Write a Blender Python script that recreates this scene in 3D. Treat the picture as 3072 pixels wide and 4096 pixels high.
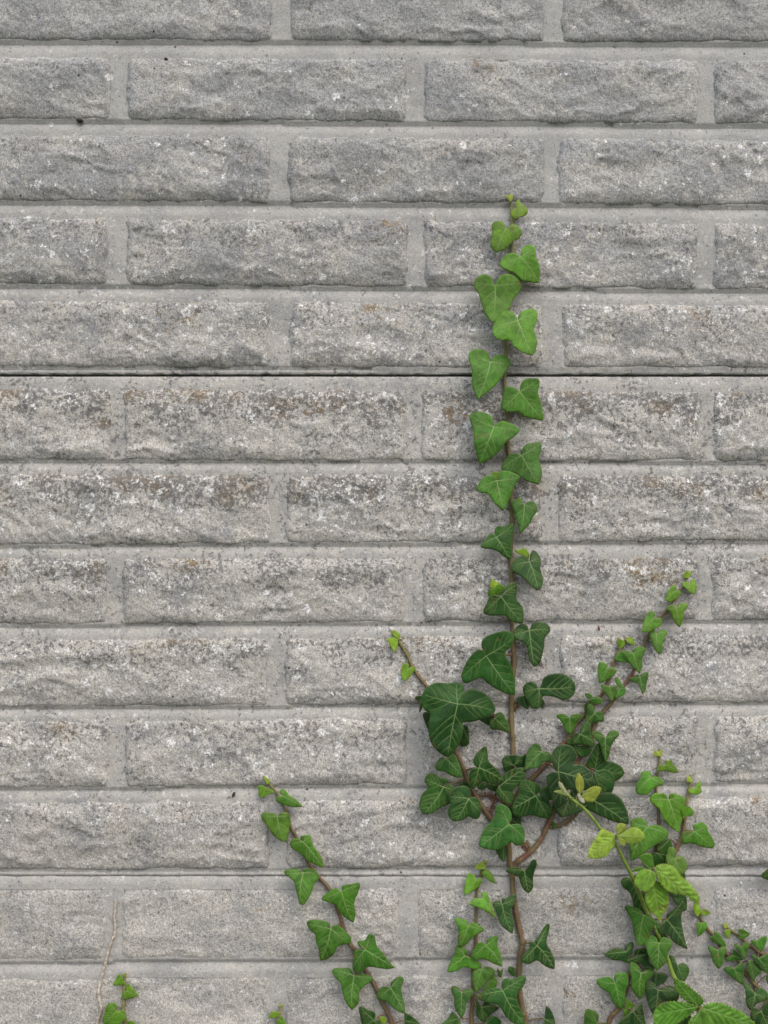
import bpy, math, random
import numpy as np
from mathutils import Vector
from mathutils.geometry import delaunay_2d_cdt

for o in list(bpy.data.objects):
    bpy.data.objects.remove(o)
SC = bpy.context.scene
COL = SC.collection
R = math.radians

# ---------------------------------------------------------------- camera, sky, sun, exposure
S = 0.70 / 3072.0            # metres on the wall plane for one photo pixel
ZC = 0.79                    # height of the lens above the ground
DC = 0.86                    # lens to wall
cam = bpy.data.cameras.new('camera'); camo = bpy.data.objects.new('camera', cam); COL.objects.link(camo)
camo.location = (0, -DC, ZC); camo.rotation_euler = (R(90), 0, 0)
cam.sensor_fit = 'HORIZONTAL'; cam.sensor_width = 36; cam.lens = 36 * DC / 0.70
cam.clip_start = 0.02; cam.clip_end = 500
SC.camera = camo

SUN_EL, SUN_AZ = 50, -36     # azimuth: 0 = straight in front of the wall, negative = from the left
w = bpy.data.worlds.new('World'); SC.world = w; w.use_nodes = True
wn = w.node_tree; bgn = wn.nodes['Background']
sky = wn.nodes.new('ShaderNodeTexSky'); sky.sky_type = 'NISHITA'; sky.sun_disc = False
sky.sun_elevation = R(SUN_EL); sky.sun_rotation = R(180 + SUN_AZ)
sky.air_density = 0.55; sky.dust_density = 6.0; sky.ozone_density = 0.3
wn.links.new(sky.outputs[0], bgn.inputs[0]); bgn.inputs[1].default_value = 0.15
sl = bpy.data.lights.new('sun', 'SUN'); sl.energy = 1.35; sl.angle = R(70); sl.color = (1, 0.99, 0.975)
so = bpy.data.objects.new('sun', sl); COL.objects.link(so)
d = Vector((math.sin(R(SUN_AZ)) * math.cos(R(SUN_EL)), -math.cos(R(SUN_AZ)) * math.cos(R(SUN_EL)), math.sin(R(SUN_EL))))
so.rotation_euler = d.to_track_quat('Z', 'Y').to_euler(); so.location = (-1, -2, 3)
vs = SC.view_settings; vs.view_transform = 'Standard'; vs.look = 'None'; vs.gamma = 1; vs.exposure = 0.10
vs.use_curve_mapping = False

# ---------------------------------------------------------------- helpers
rng = np.random.RandomState(7)
PERM = np.concatenate([rng.permutation(512)] * 3)
GA = rng.rand(512) * 2 * np.pi
GX, GY = np.cos(GA), np.sin(GA)

def perlin(x, y, seed=0):
    x = np.asarray(x, float) + seed * 17.31; y = np.asarray(y, float) + seed * 9.77
    xi = np.floor(x).astype(int); yi = np.floor(y).astype(int)
    fx = x - xi; fy = y - yi
    u = fx * fx * fx * (fx * (fx * 6 - 15) + 10); v = fy * fy * fy * (fy * (fy * 6 - 15) + 10)
    def g(i, j):
        h = PERM[(PERM[(xi + i) & 511] + ((yi + j) & 511)) & 511]
        return GX[h] * (fx - i) + GY[h] * (fy - j)
    a = g(0, 0) * (1 - u) + g(1, 0) * u; b = g(0, 1) * (1 - u) + g(1, 1) * u
    return (a * (1 - v) + b * v) * 1.5

def fbm(x, y, seed=0, octv=4, gain=0.5):
    s = 0; a = 1; f = 1
    for k in range(octv):
        s = s + a * perlin(x * f, y * f, seed + 3 * k); a *= gain; f *= 2.03
    return s

def sstep(a, b, x):
    t = np.clip((x - a) / (b - a), 0, 1); return t * t * (3 - 2 * t)

def mesh_obj(name, V, F, mat, parent=None, smooth=True, mats=None, midx=None, attrs=None, link=True):
    """one mesh object from an (n,3) array and faces (array of quads/tris or a list)."""
    me = bpy.data.meshes.new(name)
    V = np.asarray(V, np.float32)
    if isinstance(F, np.ndarray):
        n, k = F.shape
        me.vertices.add(len(V)); me.vertices.foreach_set('co', V.ravel())
        me.loops.add(n * k); me.loops.foreach_set('vertex_index', F.astype(np.int32).ravel())
        me.polygons.add(n); me.polygons.foreach_set('loop_start', np.arange(0, n * k, k, dtype=np.int32))
        me.update(calc_edges=True)
    else:
        me.from_pydata(V.tolist(), [], F); me.update()
    for m in (mats or [mat]): me.materials.append(m)
    if midx is not None: me.polygons.foreach_set('material_index', np.asarray(midx, np.int32))
    if smooth: me.polygons.foreach_set('use_smooth', np.ones(len(me.polygons), bool))
    for an, av in (attrs or {}).items():
        a = me.attributes.new(an, 'FLOAT', 'POINT'); a.data.foreach_set('value', np.asarray(av, np.float32))
    o = bpy.data.objects.new(name, me); COL.objects.link(o)
    if parent: o.parent = parent
    return o

def empty(name, loc, label, cat, group=None):
    o = bpy.data.objects.new(name, None); COL.objects.link(o); o.location = loc
    o.empty_display_size = 0.05
    o['label'] = label; o['category'] = cat
    if group: o['group'] = group
    return o

def adopt(o, root):
    """parent while the mesh keeps its world coordinates (roots carry no rotation)."""
    o.parent = root; o.location = -Vector(root.location) if root.parent is None else Vector((0, 0, 0))

# ---------------------------------------------------------------- node helpers
class NT:
    def __init__(s, name):
        s.m = bpy.data.materials.new(name); s.m.use_nodes = True; s.t = s.m.node_tree
        s.b = s.t.nodes['Principled BSDF']; s.out = s.t.nodes['Material Output']
    def n(s, typ, **kw):
        nd = s.t.nodes.new(typ)
        for k, v in kw.items():
            if k.startswith('i_'):
                key = k[2:]; key = int(key) if key.isdigit() else key
                s.put(nd.inputs[key], v)
            else: setattr(nd, k, v)
        return nd
    def put(s, sock, v):
        if isinstance(v, bpy.types.NodeSocket): s.t.links.new(v, sock)
        elif isinstance(v, bpy.types.Node): s.t.links.new(v.outputs[0], sock)
        else:
            if isinstance(v, tuple) and len(v) == 3 and sock.type == 'RGBA': v = v + (1,)
            sock.default_value = v
    def math(s, op, a, b=0.0, c=None, clamp=False):
        nd = s.n('ShaderNodeMath', operation=op, use_clamp=clamp); s.put(nd.inputs[0], a); s.put(nd.inputs[1], b)
        if c is not None: s.put(nd.inputs[2], c)
        return nd.outputs[0]
    def ramp(s, x, a, b, lo=0.0, hi=1.0):
        nd = s.n('ShaderNodeMapRange', interpolation_type='SMOOTHSTEP')
        s.put(nd.inputs[0], x); s.put(nd.inputs[1], a); s.put(nd.inputs[2], b); s.put(nd.inputs[3], lo); s.put(nd.inputs[4], hi)
        return nd.outputs[0]
    def mix(s, f, a, b, mode='MIX'):
        nd = s.n('ShaderNodeMix', data_type='RGBA', blend_type=mode)
        s.put(nd.inputs[0], f); s.put(nd.inputs[6], a); s.put(nd.inputs[7], b); return nd.outputs[2]
    def noise(s, vec, scale, detail=3, rough=0.55, dist=0.0):
        nd = s.n('ShaderNodeTexNoise'); s.put(nd.inputs['Vector'], vec); nd.inputs['Scale'].default_value = scale
        nd.inputs['Detail'].default_value = detail; nd.inputs['Roughness'].default_value = rough
        nd.inputs['Distortion'].default_value = dist; return nd.outputs[0]
    def attr(s, name):
        return s.n('ShaderNodeAttribute', attribute_name=name).outputs['Fac']

def wall_mat(name, joint):
    """concrete with grain, weather stains, beige crust, dark flecks and white lichen; the mesh carries where each grows"""
    N = NT(name)
    P = N.n('ShaderNodeNewGeometry').outputs['Position']
    nz = lambda *a, **k: N.noise(P, *a, **k)
    A = {k: N.attr(k) for k in ('warm', 'stain', 'crust', 'fleck', 'lich', 'ochre')}
    fine = nz(430, 2, .65); grit = nz(1050, 1, .6); cr = nz(165, 5, .72, .5); fk = nz(270, 4, .72, .2)
    if joint: base = N.mix(A['warm'], (.425, .430, .427), (.420, .418, .405))
    else: base = N.mix(A['warm'], (.368, .376, .380), (.425, .416, .392))
    col = N.mix(A['stain'], base, (.235, .245, .262))
    cm = N.ramp(N.math('ADD', cr, N.math('MULTIPLY', A['crust'], .24)), .585, .675)
    col = N.mix(N.math('MULTIPLY', cm, .80), col, (.475, .464, .435))
    fm = N.ramp(N.math('ADD', fk, N.math('MULTIPLY', A['fleck'], .185)), .62, .675)
    dk = N.mix(A['ochre'], (.150, .152, .156), (.155, .122, .085))
    col = N.mix(N.math('MULTIPLY', fm, .82), col, dk)
    oc = N.math('MULTIPLY', N.ramp(N.math('ADD', cr, N.math('MULTIPLY', A['ochre'], .15)), .645, .675), A['ochre'])
    col = N.mix(N.math('MULTIPLY', oc, .6), col, (.215, .150, .075))
    wob = N.n('ShaderNodeTexNoise'); N.put(wob.inputs['Vector'], P); wob.inputs['Scale'].default_value = 300; wob.inputs['Detail'].default_value = 2
    wv = N.n('ShaderNodeVectorMath', operation='MULTIPLY_ADD'); N.put(wv.inputs[0], wob.outputs['Color']); wv.inputs[1].default_value = (.011,) * 3; N.put(wv.inputs[2], P)
    for sc, rad in ((78, .28), (185, .38)):
        vo = N.n('ShaderNodeTexVoronoi', feature='F1'); N.put(vo.inputs['Vector'], wv.outputs[0]); vo.inputs['Scale'].default_value = sc
        rc = N.n('ShaderNodeSeparateColor', i_0=vo.outputs['Color'])
        k = N.math('GREATER_THAN', N.math('MULTIPLY', A['lich'], .85 if sc < 100 else .72), rc.outputs[0])
        r_ = N.math('MULTIPLY_ADD', rc.outputs[1], rad * .8, rad * .35)
        inn = N.ramp(N.math('SUBTRACT', vo.outputs['Distance'], r_), .0, -.05)
        f = N.math('MULTIPLY', N.math('MULTIPLY', k, inn), N.ramp(fine, .36, .56, .25, 1.0))
        tint = N.mix(rc.outputs[2], (.63, .66, .69), (.70, .70, .685))
        col = N.mix(N.math('MULTIPLY', f, .75 if joint else .90), col, tint)
    gm = N.math('MULTIPLY', N.ramp(grit, .28, .72, .70, 1.28), N.ramp(fine, .32, .68, .80, 1.18))
    if joint: gm = N.math('MULTIPLY_ADD', N.math('SUBTRACT', gm, 1.0), .42, 1.0)
    else: gm = N.math('MULTIPLY', gm, N.ramp(N.n('ShaderNodeObjectInfo').outputs['Random'], 0, 1, .95, 1.05))
    cc = N.n('ShaderNodeCombineColor'); [N.put(cc.inputs[i], gm) for i in range(3)]
    col = N.mix(1.0, col, cc.outputs[0], 'MULTIPLY')
    col = N.mix(1.0, col, (.930, .960, .966), 'MULTIPLY')
    ph = N.n('ShaderNodeTexVoronoi', feature='F1'); N.put(ph.inputs['Vector'], P); ph.inputs['Scale'].default_value = 58
    pc = N.n('ShaderNodeSeparateColor', i_0=ph.outputs['Color'])
    hole = N.math('MULTIPLY', N.math('GREATER_THAN', pc.outputs[0], .88), N.ramp(ph.outputs['Distance'], .075, .05))
    col = N.mix(N.math('MULTIPLY', hole, .9), col, (.035, .032, .03))
    N.put(N.b.inputs['Base Color'], col); N.b.inputs['Roughness'].default_value = .95
    N.b.inputs['Specular IOR Level'].default_value = .15
    h = N.math('ADD', N.math('MULTIPLY', grit, .35), N.math('MULTIPLY', fine, .8))
    bp = N.n('ShaderNodeBump'); bp.inputs['Strength'].default_value = .28 if joint else .48; bp.inputs['Distance'].default_value = .0016
    N.put(bp.inputs['Height'], h); N.put(N.b.inputs['Normal'], bp.outputs[0])
    return N.m

M_BLOCK = wall_mat('rock_faced_concrete', False)
M_JOINT = wall_mat('smooth_concrete_joint', True)

def leaf_mat(name, bramble=False):
    N = NT(name)
    P = N.n('ShaderNodeNewGeometry').outputs['Position']
    oc = N.n('ShaderNodeObjectInfo'); base = oc.outputs['Color']
    vd, ed = N.attr('vd'), N.attr('ed')
    v1 = N.ramp(N.noise(P, 210, 3, .65), .36, .64, .80, 1.20)
    v2 = N.ramp(N.noise(P, 48, 1), .36, .64, .82, 1.18)
    cc = N.n('ShaderNodeCombineColor'); f = N.math('MULTIPLY', v1, v2); [N.put(cc.inputs[i], f) for i in range(3)]
    col = N.mix(1.0, base, cc.outputs[0], 'MULTIPLY')
    if bramble:
        groove_shade = N.mix(.45, base, (.03, .045, .008)); col = N.mix(N.ramp(vd, .0011, .0001, 0, .42), col, groove_shade)  # shade in the sunken veins painted as darker blade colour
    else:
        pale = N.mix(.45, base, (.24, .37, .11)); col = N.mix(N.ramp(vd, .0014, .0, 0, .30), col, pale)
    col = N.mix(N.ramp(ed, .0006 if bramble else .0011, .0001, 0, .30 if bramble else .45), col, (.30, .17, .06) if bramble else N.mix(.5, base, (.22, .20, .07)))
    # a few brown blemishes, then dust
    bl = N.ramp(N.noise(P, 75, 2), .685, .72); col = N.mix(N.math('MULTIPLY', bl, .6), col, (.13, .10, .035))
    sp = N.ramp(N.noise(P, 520, 2), .70, .76); col = N.mix(N.math('MULTIPLY', sp, .35), col, (.30, .34, .20))
    N.put(N.b.inputs['Base Color'], col)
    N.put(N.b.inputs['Roughness'], N.ramp(N.noise(P, 90, 1), .3, .7, .46, .62))
    N.b.inputs['Specular IOR Level'].default_value = .30
    bp = N.n('ShaderNodeBump'); bp.inputs['Strength'].default_value = .28; bp.inputs['Distance'].default_value = .0012
    N.put(bp.inputs['Height'], N.noise(P, 330, 3, .6)); N.put(N.b.inputs['Normal'], bp.outputs[0])
    tr = N.n('ShaderNodeBsdfTranslucent'); N.put(tr.inputs[0], N.mix(.4, col, (.20, .36, .02)))
    mx = N.n('ShaderNodeMixShader'); mx.inputs[0].default_value = .14
    N.t.links.new(N.b.outputs[0], mx.inputs[1]); N.t.links.new(tr.outputs[0], mx.inputs[2]); N.t.links.new(mx.outputs[0], N.out.inputs[0])
    return N.m

def vein_mat(name):
    N = NT(name); oc = N.n('ShaderNodeObjectInfo').outputs['Color']
    N.put(N.b.inputs['Base Color'], N.mix(.44, oc, (.30, .44, .16))); N.b.inputs['Roughness'].default_value = .5
    return N.m

M_LEAF = leaf_mat('ivy_leaf'); M_BR = leaf_mat('bramble_leaf', True); M_VEIN = vein_mat('leaf_vein')

def stem_mat(name):
    N = NT(name); P = N.n('ShaderNodeNewGeometry').outputs['Position']
    oc = N.n('ShaderNodeObjectInfo').outputs['Color']
    yg = N.attr('young')
    col = N.mix(yg, oc, (.27, .30, .10))
    col = N.mix(N.ramp(N.noise(P, 70, 3), .40, .62, 0, .65), col, (.135, .135, .05))
    col = N.mix(N.ramp(N.noise(P, 420, 4, .7), .50, .68, 0, .45), col, (.24, .18, .115))
    N.put(N.b.inputs['Base Color'], col); N.b.inputs['Roughness'].default_value = .72
    bp = N.n('ShaderNodeBump'); bp.inputs['Strength'].default_value = .6; bp.inputs['Distance'].default_value = .0012
    N.put(bp.inputs['Height'], N.noise(P, 480, 4, .7)); N.put(N.b.inputs['Normal'], bp.outputs[0])
    return N.m
M_STEM = stem_mat('ivy_stem')

def plain_mat(name, c1, c2, sc, rough=.9, bump=.5, dist=.003):
    N = NT(name); P = N.n('ShaderNodeNewGeometry').outputs['Position']
    n1 = N.noise(P, sc, 5, .65); N.put(N.b.inputs['Base Color'], N.mix(N.ramp(n1, .35, .65), c1, c2)); N.b.inputs['Roughness'].default_value = rough
    bp = N.n('ShaderNodeBump'); bp.inputs['Strength'].default_value = bump; bp.inputs['Distance'].default_value = dist
    N.put(bp.inputs['Height'], n1); N.put(N.b.inputs['Normal'], bp.outputs[0]); return N.m
M_BODY = plain_mat('panel_core_concrete', (.30, .295, .28), (.38, .37, .35), 40)
M_SOIL = plain_mat('soil', (.06, .045, .03), (.12, .09, .06), 9, dist=.02)
M_TURF = plain_mat('turf', (.04, .05, .022), (.075, .085, .04), 30)
M_CANE = plain_mat('bramble_cane', (.12, .20, .025), (.19, .28, .05), 90, rough=.5, bump=.15, dist=.001)
M_TWIG = plain_mat('dry_twig', (.33, .295, .24), (.60, .56, .48), 330, bump=.8, dist=.001)
M_DIRT = plain_mat('dark_crumb', (.018, .014, .010), (.06, .04, .025), 500, dist=.001)

# ---------------------------------------------------------------- wall layout, in 1659-px wide display pixels of the photo
DPX = 3072 / 1659.0
def wx(dx): return (dx * DPX - 1536) * S
def wz(dy): return (2048 - dy * DPX) * S + ZC
# row: (top at x=0, top at x=1659, bottom at x=0, bottom at x=1659, block ends ...)
ODD = [243, 272, 880, 910, 1508, 1535]; EVEN = [585, 621, 1175, 1204]
ROWS = [
 (-62, -58, 93, 98, [590, 625, 1177, 1209]),
 (120, 128, 263, 274, [243, 273, 880, 911, 1508, 1535]),
 (288, 299, 439, 448, [585, 621, 1175, 1200]),
 (466, 478, 618, 630, [237, 271, 882, 912, 1507, 1535]),
 (643, 655, 796, 800, [585, 622, 1174, 1210]),
 (834, 842, 997, 999, [244, 266, 876, 906, 1511, 1536]),
 (1018, 1022, 1180, 1170, [585, 615, 1169, 1201]),
 (1200, 1198, 1351, 1341, [237, 263, 877, 906, 1506, 1531]),
 (1375, 1362, 1529, 1518, [581, 612, 1178, 1205]),
 (1550, 1538, 1703, 1690, [237, 268, 880, 910, 1506, 1535]),
 (1726, 1712, 1880, 1870, [584, 615, 1170, 1199]),
 (1909, 1905, 2077, 2064, [233, 259, 866, 896, 1508, 1533]),
 (2101, 2090, 2252, 2240, [588, 613, 1186, 1208]),
]
for k in range(4): ROWS.append((2276 + k * 176, 2266 + k * 176, 2428 + k * 176, 2418 + k * 176, ODD if k % 2 == 0 else EVEN))
up = []
for k in range(7):
    t = -238 - k * 178; up.append((t, t + 3, t + 152, t + 155, ODD if k % 2 == 0 else EVEN))
ROWS = up[::-1] + ROWS
NUP = 7
# panel: (top, bottom) display y, rows
PANELS = [(-1352, -272.5, 0, 6), (-271, 808.6, 6, 12), (813.8, 1889.3, 12, 18), (1890.2, 2972, 18, 24)]
XMIN, XMAX = -1.55, 1.55
DXMIN, DXMAX = (XMIN / S + 1536) / DPX, (XMAX / S + 1536) / DPX

BLOCKS = []
for ri, (tl, tr, bl, br, e) in enumerate(ROWS):
    ends = list(e)
    jw = 30
    while ends[0] > DXMIN + 40: ends = [ends[0] - 640, ends[0] - 640 + jw] + ends if len(ends) % 2 == 0 else ends
    while ends[-1] < DXMAX - 40: ends = ends + [ends[-1] + 585, ends[-1] + 585 + jw]
    xs = [DXMIN] + ends + [DXMAX]
    for i in range(0, len(xs) - 1, 2):
        if xs[i + 1] - xs[i] > 25: BLOCKS.append(dict(row=ri, x0=xs[i], x1=xs[i + 1], r=(tl, tr, bl, br), seed=len(BLOCKS)))

MM = 0.001
PXM = DPX * S      # metres per display pixel
def row_top(b, X): return b['r'][0] + (b['r'][1] - b['r'][0]) * np.clip(X, -700, 2400) / 1659
def row_bot(b, X): return b['r'][2] + (b['r'][3] - b['r'][2]) * np.clip(X, -700, 2400) / 1659

def block_h(b, X, Y):
    """height in metres above the joint plane of a block at display pixel X, Y"""
    x = X * PXM; z = Y * PXM; sd = (b['seed'] + (7 if b['row'] == 17 else 0)) % 23
    wob = fbm(x * 48, z * 48, sd, 4, .6) * .0019
    el = (X - b['x0']) * PXM + wob; er = (b['x1'] - X) * PXM + wob
    et = (Y - row_top(b, X)) * PXM + wob * .8; eb = (row_bot(b, X) - Y) * PXM + fbm(x * 34, z * 10, sd + 2, 4, .6) * .0013
    def f(e, w_):
        t = np.clip(e / w_, 0, 1); return np.sqrt(np.maximum(0, 1 - (1 - t) ** 2))
    low = 1.0 if b['row'] < 18 else .72
    p = (.6 * f(et, .020) + .4 * f(et, .008)) * (.62 * f(eb, .014) + .38 * f(eb, .0030)) * f(el, .0080) * f(er, .0042)
    m = sstep(.0, .012, np.minimum(np.minimum(el, er), np.minimum(et, eb)))
    # rock face: warped ridges, longer than tall, with hollows scooped below sharp rims; calm between
    wx_ = fbm(x * 22, z * 22, sd + 5, 3) * .011; wz_ = fbm(x * 22, z * 22, sd + 11, 3) * .008
    n1 = perlin((x + wx_) * 15, (z + wz_) * 32, sd + 1)
    n2 = perlin((x + wx_) * 42, (z + wz_) * 70, sd + 3)
    saw = perlin((x + wx_) * 22, (z + wz_) * 40, sd + 8)
    calm = sstep(-.35, .35, perlin(x * 13, z * 20, sd + 14))
    scoop = np.clip(saw, 0, .6); scoop = np.where(saw > 0, .28 - scoop * .9, 0) * sstep(0, .06, saw)
    rock = -np.abs(n1) * .0027 + (-np.abs(n2) * .0012 + scoop * .0041) * (.22 + .78 * calm) + fbm(x * 130, z * 160, sd, 3, .6) * .00055
    rock += fbm(x * 7, z * 14, sd + 6, 2) * .0020
    A = .0061 * low
    return -.0025 + (A + .0025) * p + (rock + .0010) * m * low

def growth(X, Y, tn, row, joint):
    """where the concrete is warm, stained, crusted, flecked, lichened: fields over the wall, 0..1"""
    x = X * PXM; z = Y * PXM; I = np.interp
    n = lambda s_, k, o=3: fbm(x * s_, z * s_ * 1.25, 40 + k, o)
    warm = np.clip(I(Y, [0, 400, 900, 2200], [.05, .30, .80, 1.0]) + n(24, 1) * .55, 0, 1)
    stain = np.clip(.18 + n(20, 2, 4) * .75 + I(Y, [0, 500, 1000, 1880, 1900, 2200], [.10, .20, .0, -.05, -.12, -.16]), 0, .58)
    if joint: stain = stain * I(Y, [400, 900], [.5, .85])
    crust = np.clip(I(Y, [200, 600, 835, 1700, 1900, 2200], [0, .35, .60, .60, .42, .35]) + n(26, 3) * .5, 0, 1)
    top = sstep(.30, .85, tn + n(45, 4) * .25)
    band = np.interp(row, range(0, 27), [.25] * 9 + [.32, .42, .42] + [1.0, .95, .70, .62, .55, .35] + [.22, .08] + [.1] * 7)
    fleck = np.clip(band * (.22 + .78 * top) + n(30, 5) * .38 * (.4 + band), 0, 1)
    lich = np.clip(I(Y, [100, 300, 480, 700, 1000, 1750, 1900, 2200], [.03, .12, .30, .55, .55, .50, .20, .10]) * (1 + n(16, 6) * 1.7), 0, 1)
    ochre = np.clip(I(row, [8, 10, 12, 13, 14, 16, 18, 19], [.12, .2, .75, .65, .55, .30, .45, .2]) * (.15 + top) * .55 + n(17, 7) * .9 * (.2 + top) - .18, 0, 1)
    if joint: jf = I(Y, [500, 850], [.45, .85]); crust = crust * jf; fleck = fleck * jf * .9; ochre = ochre * .35
    return {k: np.asarray(v).ravel() for k, v in dict(warm=warm, stain=stain, crust=crust, fleck=fleck, lich=lich, ochre=ochre).items()}

def joint_h(X, Y, pt, pb):
    """relief of the smooth concrete between the blocks: each bed joint leans out a little at its foot"""
    x = X * PXM; z = Y * PXM
    h = fbm(x * 30, z * 60, 3, 4) * .00045 + fbm(x * 160, z * 200, 9, 2) * .00018
    bed = np.zeros_like(X)
    for (tl, tr, bl, br, _), (tl2, tr2, bl2, br2, _) in zip(ROWS[:-1], ROWS[1:]):
        b0 = bl + (br - bl) * np.clip(X, -700, 2400) / 1659; t1 = tl2 + (tr2 - tl2) * np.clip(X, -700, 2400) / 1659
        t = np.clip((Y - b0) / np.maximum(t1 - b0, 1), 0, 1)
        bed = np.where((Y > b0) & (Y <= t1), 1 - t, bed)
    h = h + .0030 - .0026 * sstep(.05, 1.0, bed)
    lip = (pb - Y) * PXM
    h = h + sstep(.0045, .0030, lip) * (.0016 + fbm(x * 90, 1.0, 4, 3) * .0007)
    h = h - sstep(.0016, .0, lip) * .0009 - sstep(.0014, 0, (Y - pt) * PXM) * .0012
    return h

def panel_of(Y):
    for p in PANELS:
        if Y < p[1]: return p
    return PANELS[-1]

NEAR = [b for b in BLOCKS if b['x1'] > -120 and b['x0'] < 1780 and b['r'][3] > -60 and b['r'][0] < 2290]
def wall_h(X, Y):
    """height of the finished wall (display pixels)"""
    X = np.atleast_1d(np.asarray(X, float)); Y = np.atleast_1d(np.asarray(Y, float))
    h = np.full_like(X, .0032)
    for b in BLOCKS if (Y.max() > 2290 or X.max() > 1780 or X.min() < -120) else NEAR:
        i = (X > b['x0']) & (X < b['x1']) & (Y > row_top(b, X)) & (Y < row_bot(b, X))
        if i.any(): h[i] = np.maximum(h[i], block_h(b, X[i], Y[i]))
    return h

def grid_faces(nu, nv):
    i = np.arange(nu * nv).reshape(nv, nu)
    return np.stack([i[:-1, :-1], i[1:, :-1], i[1:, 1:], i[:-1, 1:]], -1).reshape(-1, 4)

# ---------------------------------------------------------------- ground
def ground():
    n = 60; L = np.sign(np.linspace(-1, 1, n)) * np.abs(np.linspace(-1, 1, n)) ** 3 * 120
    X, Y = np.meshgrid(L, L); Zg = fbm(X * 1.7, Y * 1.7, 2, 3) * .012 - .012
    Zg = np.where(Y > -.2, Zg * .4 - .004, Zg)
    o = mesh_obj('ground', np.stack([X, Y, Zg], -1).reshape(-1, 3), grid_faces(n, n)[:, ::-1], M_TURF); o['kind'] = 'structure'
    # bare soil strip along the foot of the wall
    xs = np.linspace(-1.9, 1.9, 160); ys = np.linspace(-.22, .06, 14); X, Y = np.meshgrid(xs, ys)
    Zs = .014 + fbm(X * 14, Y * 14, 5, 4) * .010 - .028 * sstep(-.12, -.215, Y + fbm(X * 6, Y * 0, 8, 2) * .03)
    o = mesh_obj('soil_strip', np.stack([X, Y, Zs], -1).reshape(-1, 3), grid_faces(160, 14)[:, ::-1], M_SOIL); o['kind'] = 'structure'
    # rough grass in front of the strip
    r = np.random.RandomState(3); V = []; F = []
    for k in range(5200):
        x = r.uniform(-2.2, 2.2); y = -.17 - r.rand() ** 1.6 * 1.1; h = r.uniform(.03, .09) ; a = r.rand() * 6.28; b = r.normal(0, .025, 2); wd = .0022
        c, s_ = math.cos(a) * wd, math.sin(a) * wd; i = len(V)
        V += [(x - c, y - s_, -.01), (x + c, y + s_, -.01), (x + b[0] * .4 + c * .7, y + b[1] * .4 + s_ * .7, h * .6), (x + b[0] * .4 - c * .7, y + b[1] * .4 - s_ * .7, h * .6), (x + b[0], y + b[1], h)]
        F += [(i, i + 1, i + 2, i + 3), (i + 3, i + 2, i + 4)]
    o = mesh_obj('grass', V, F, plain_mat('grass_blade', (.04, .085, .015), (.09, .14, .03), 20)); o['kind'] = 'stuff'
    o['label'] = 'rough short grass in front of the wall'; o['category'] = 'grass'
ground()

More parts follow.
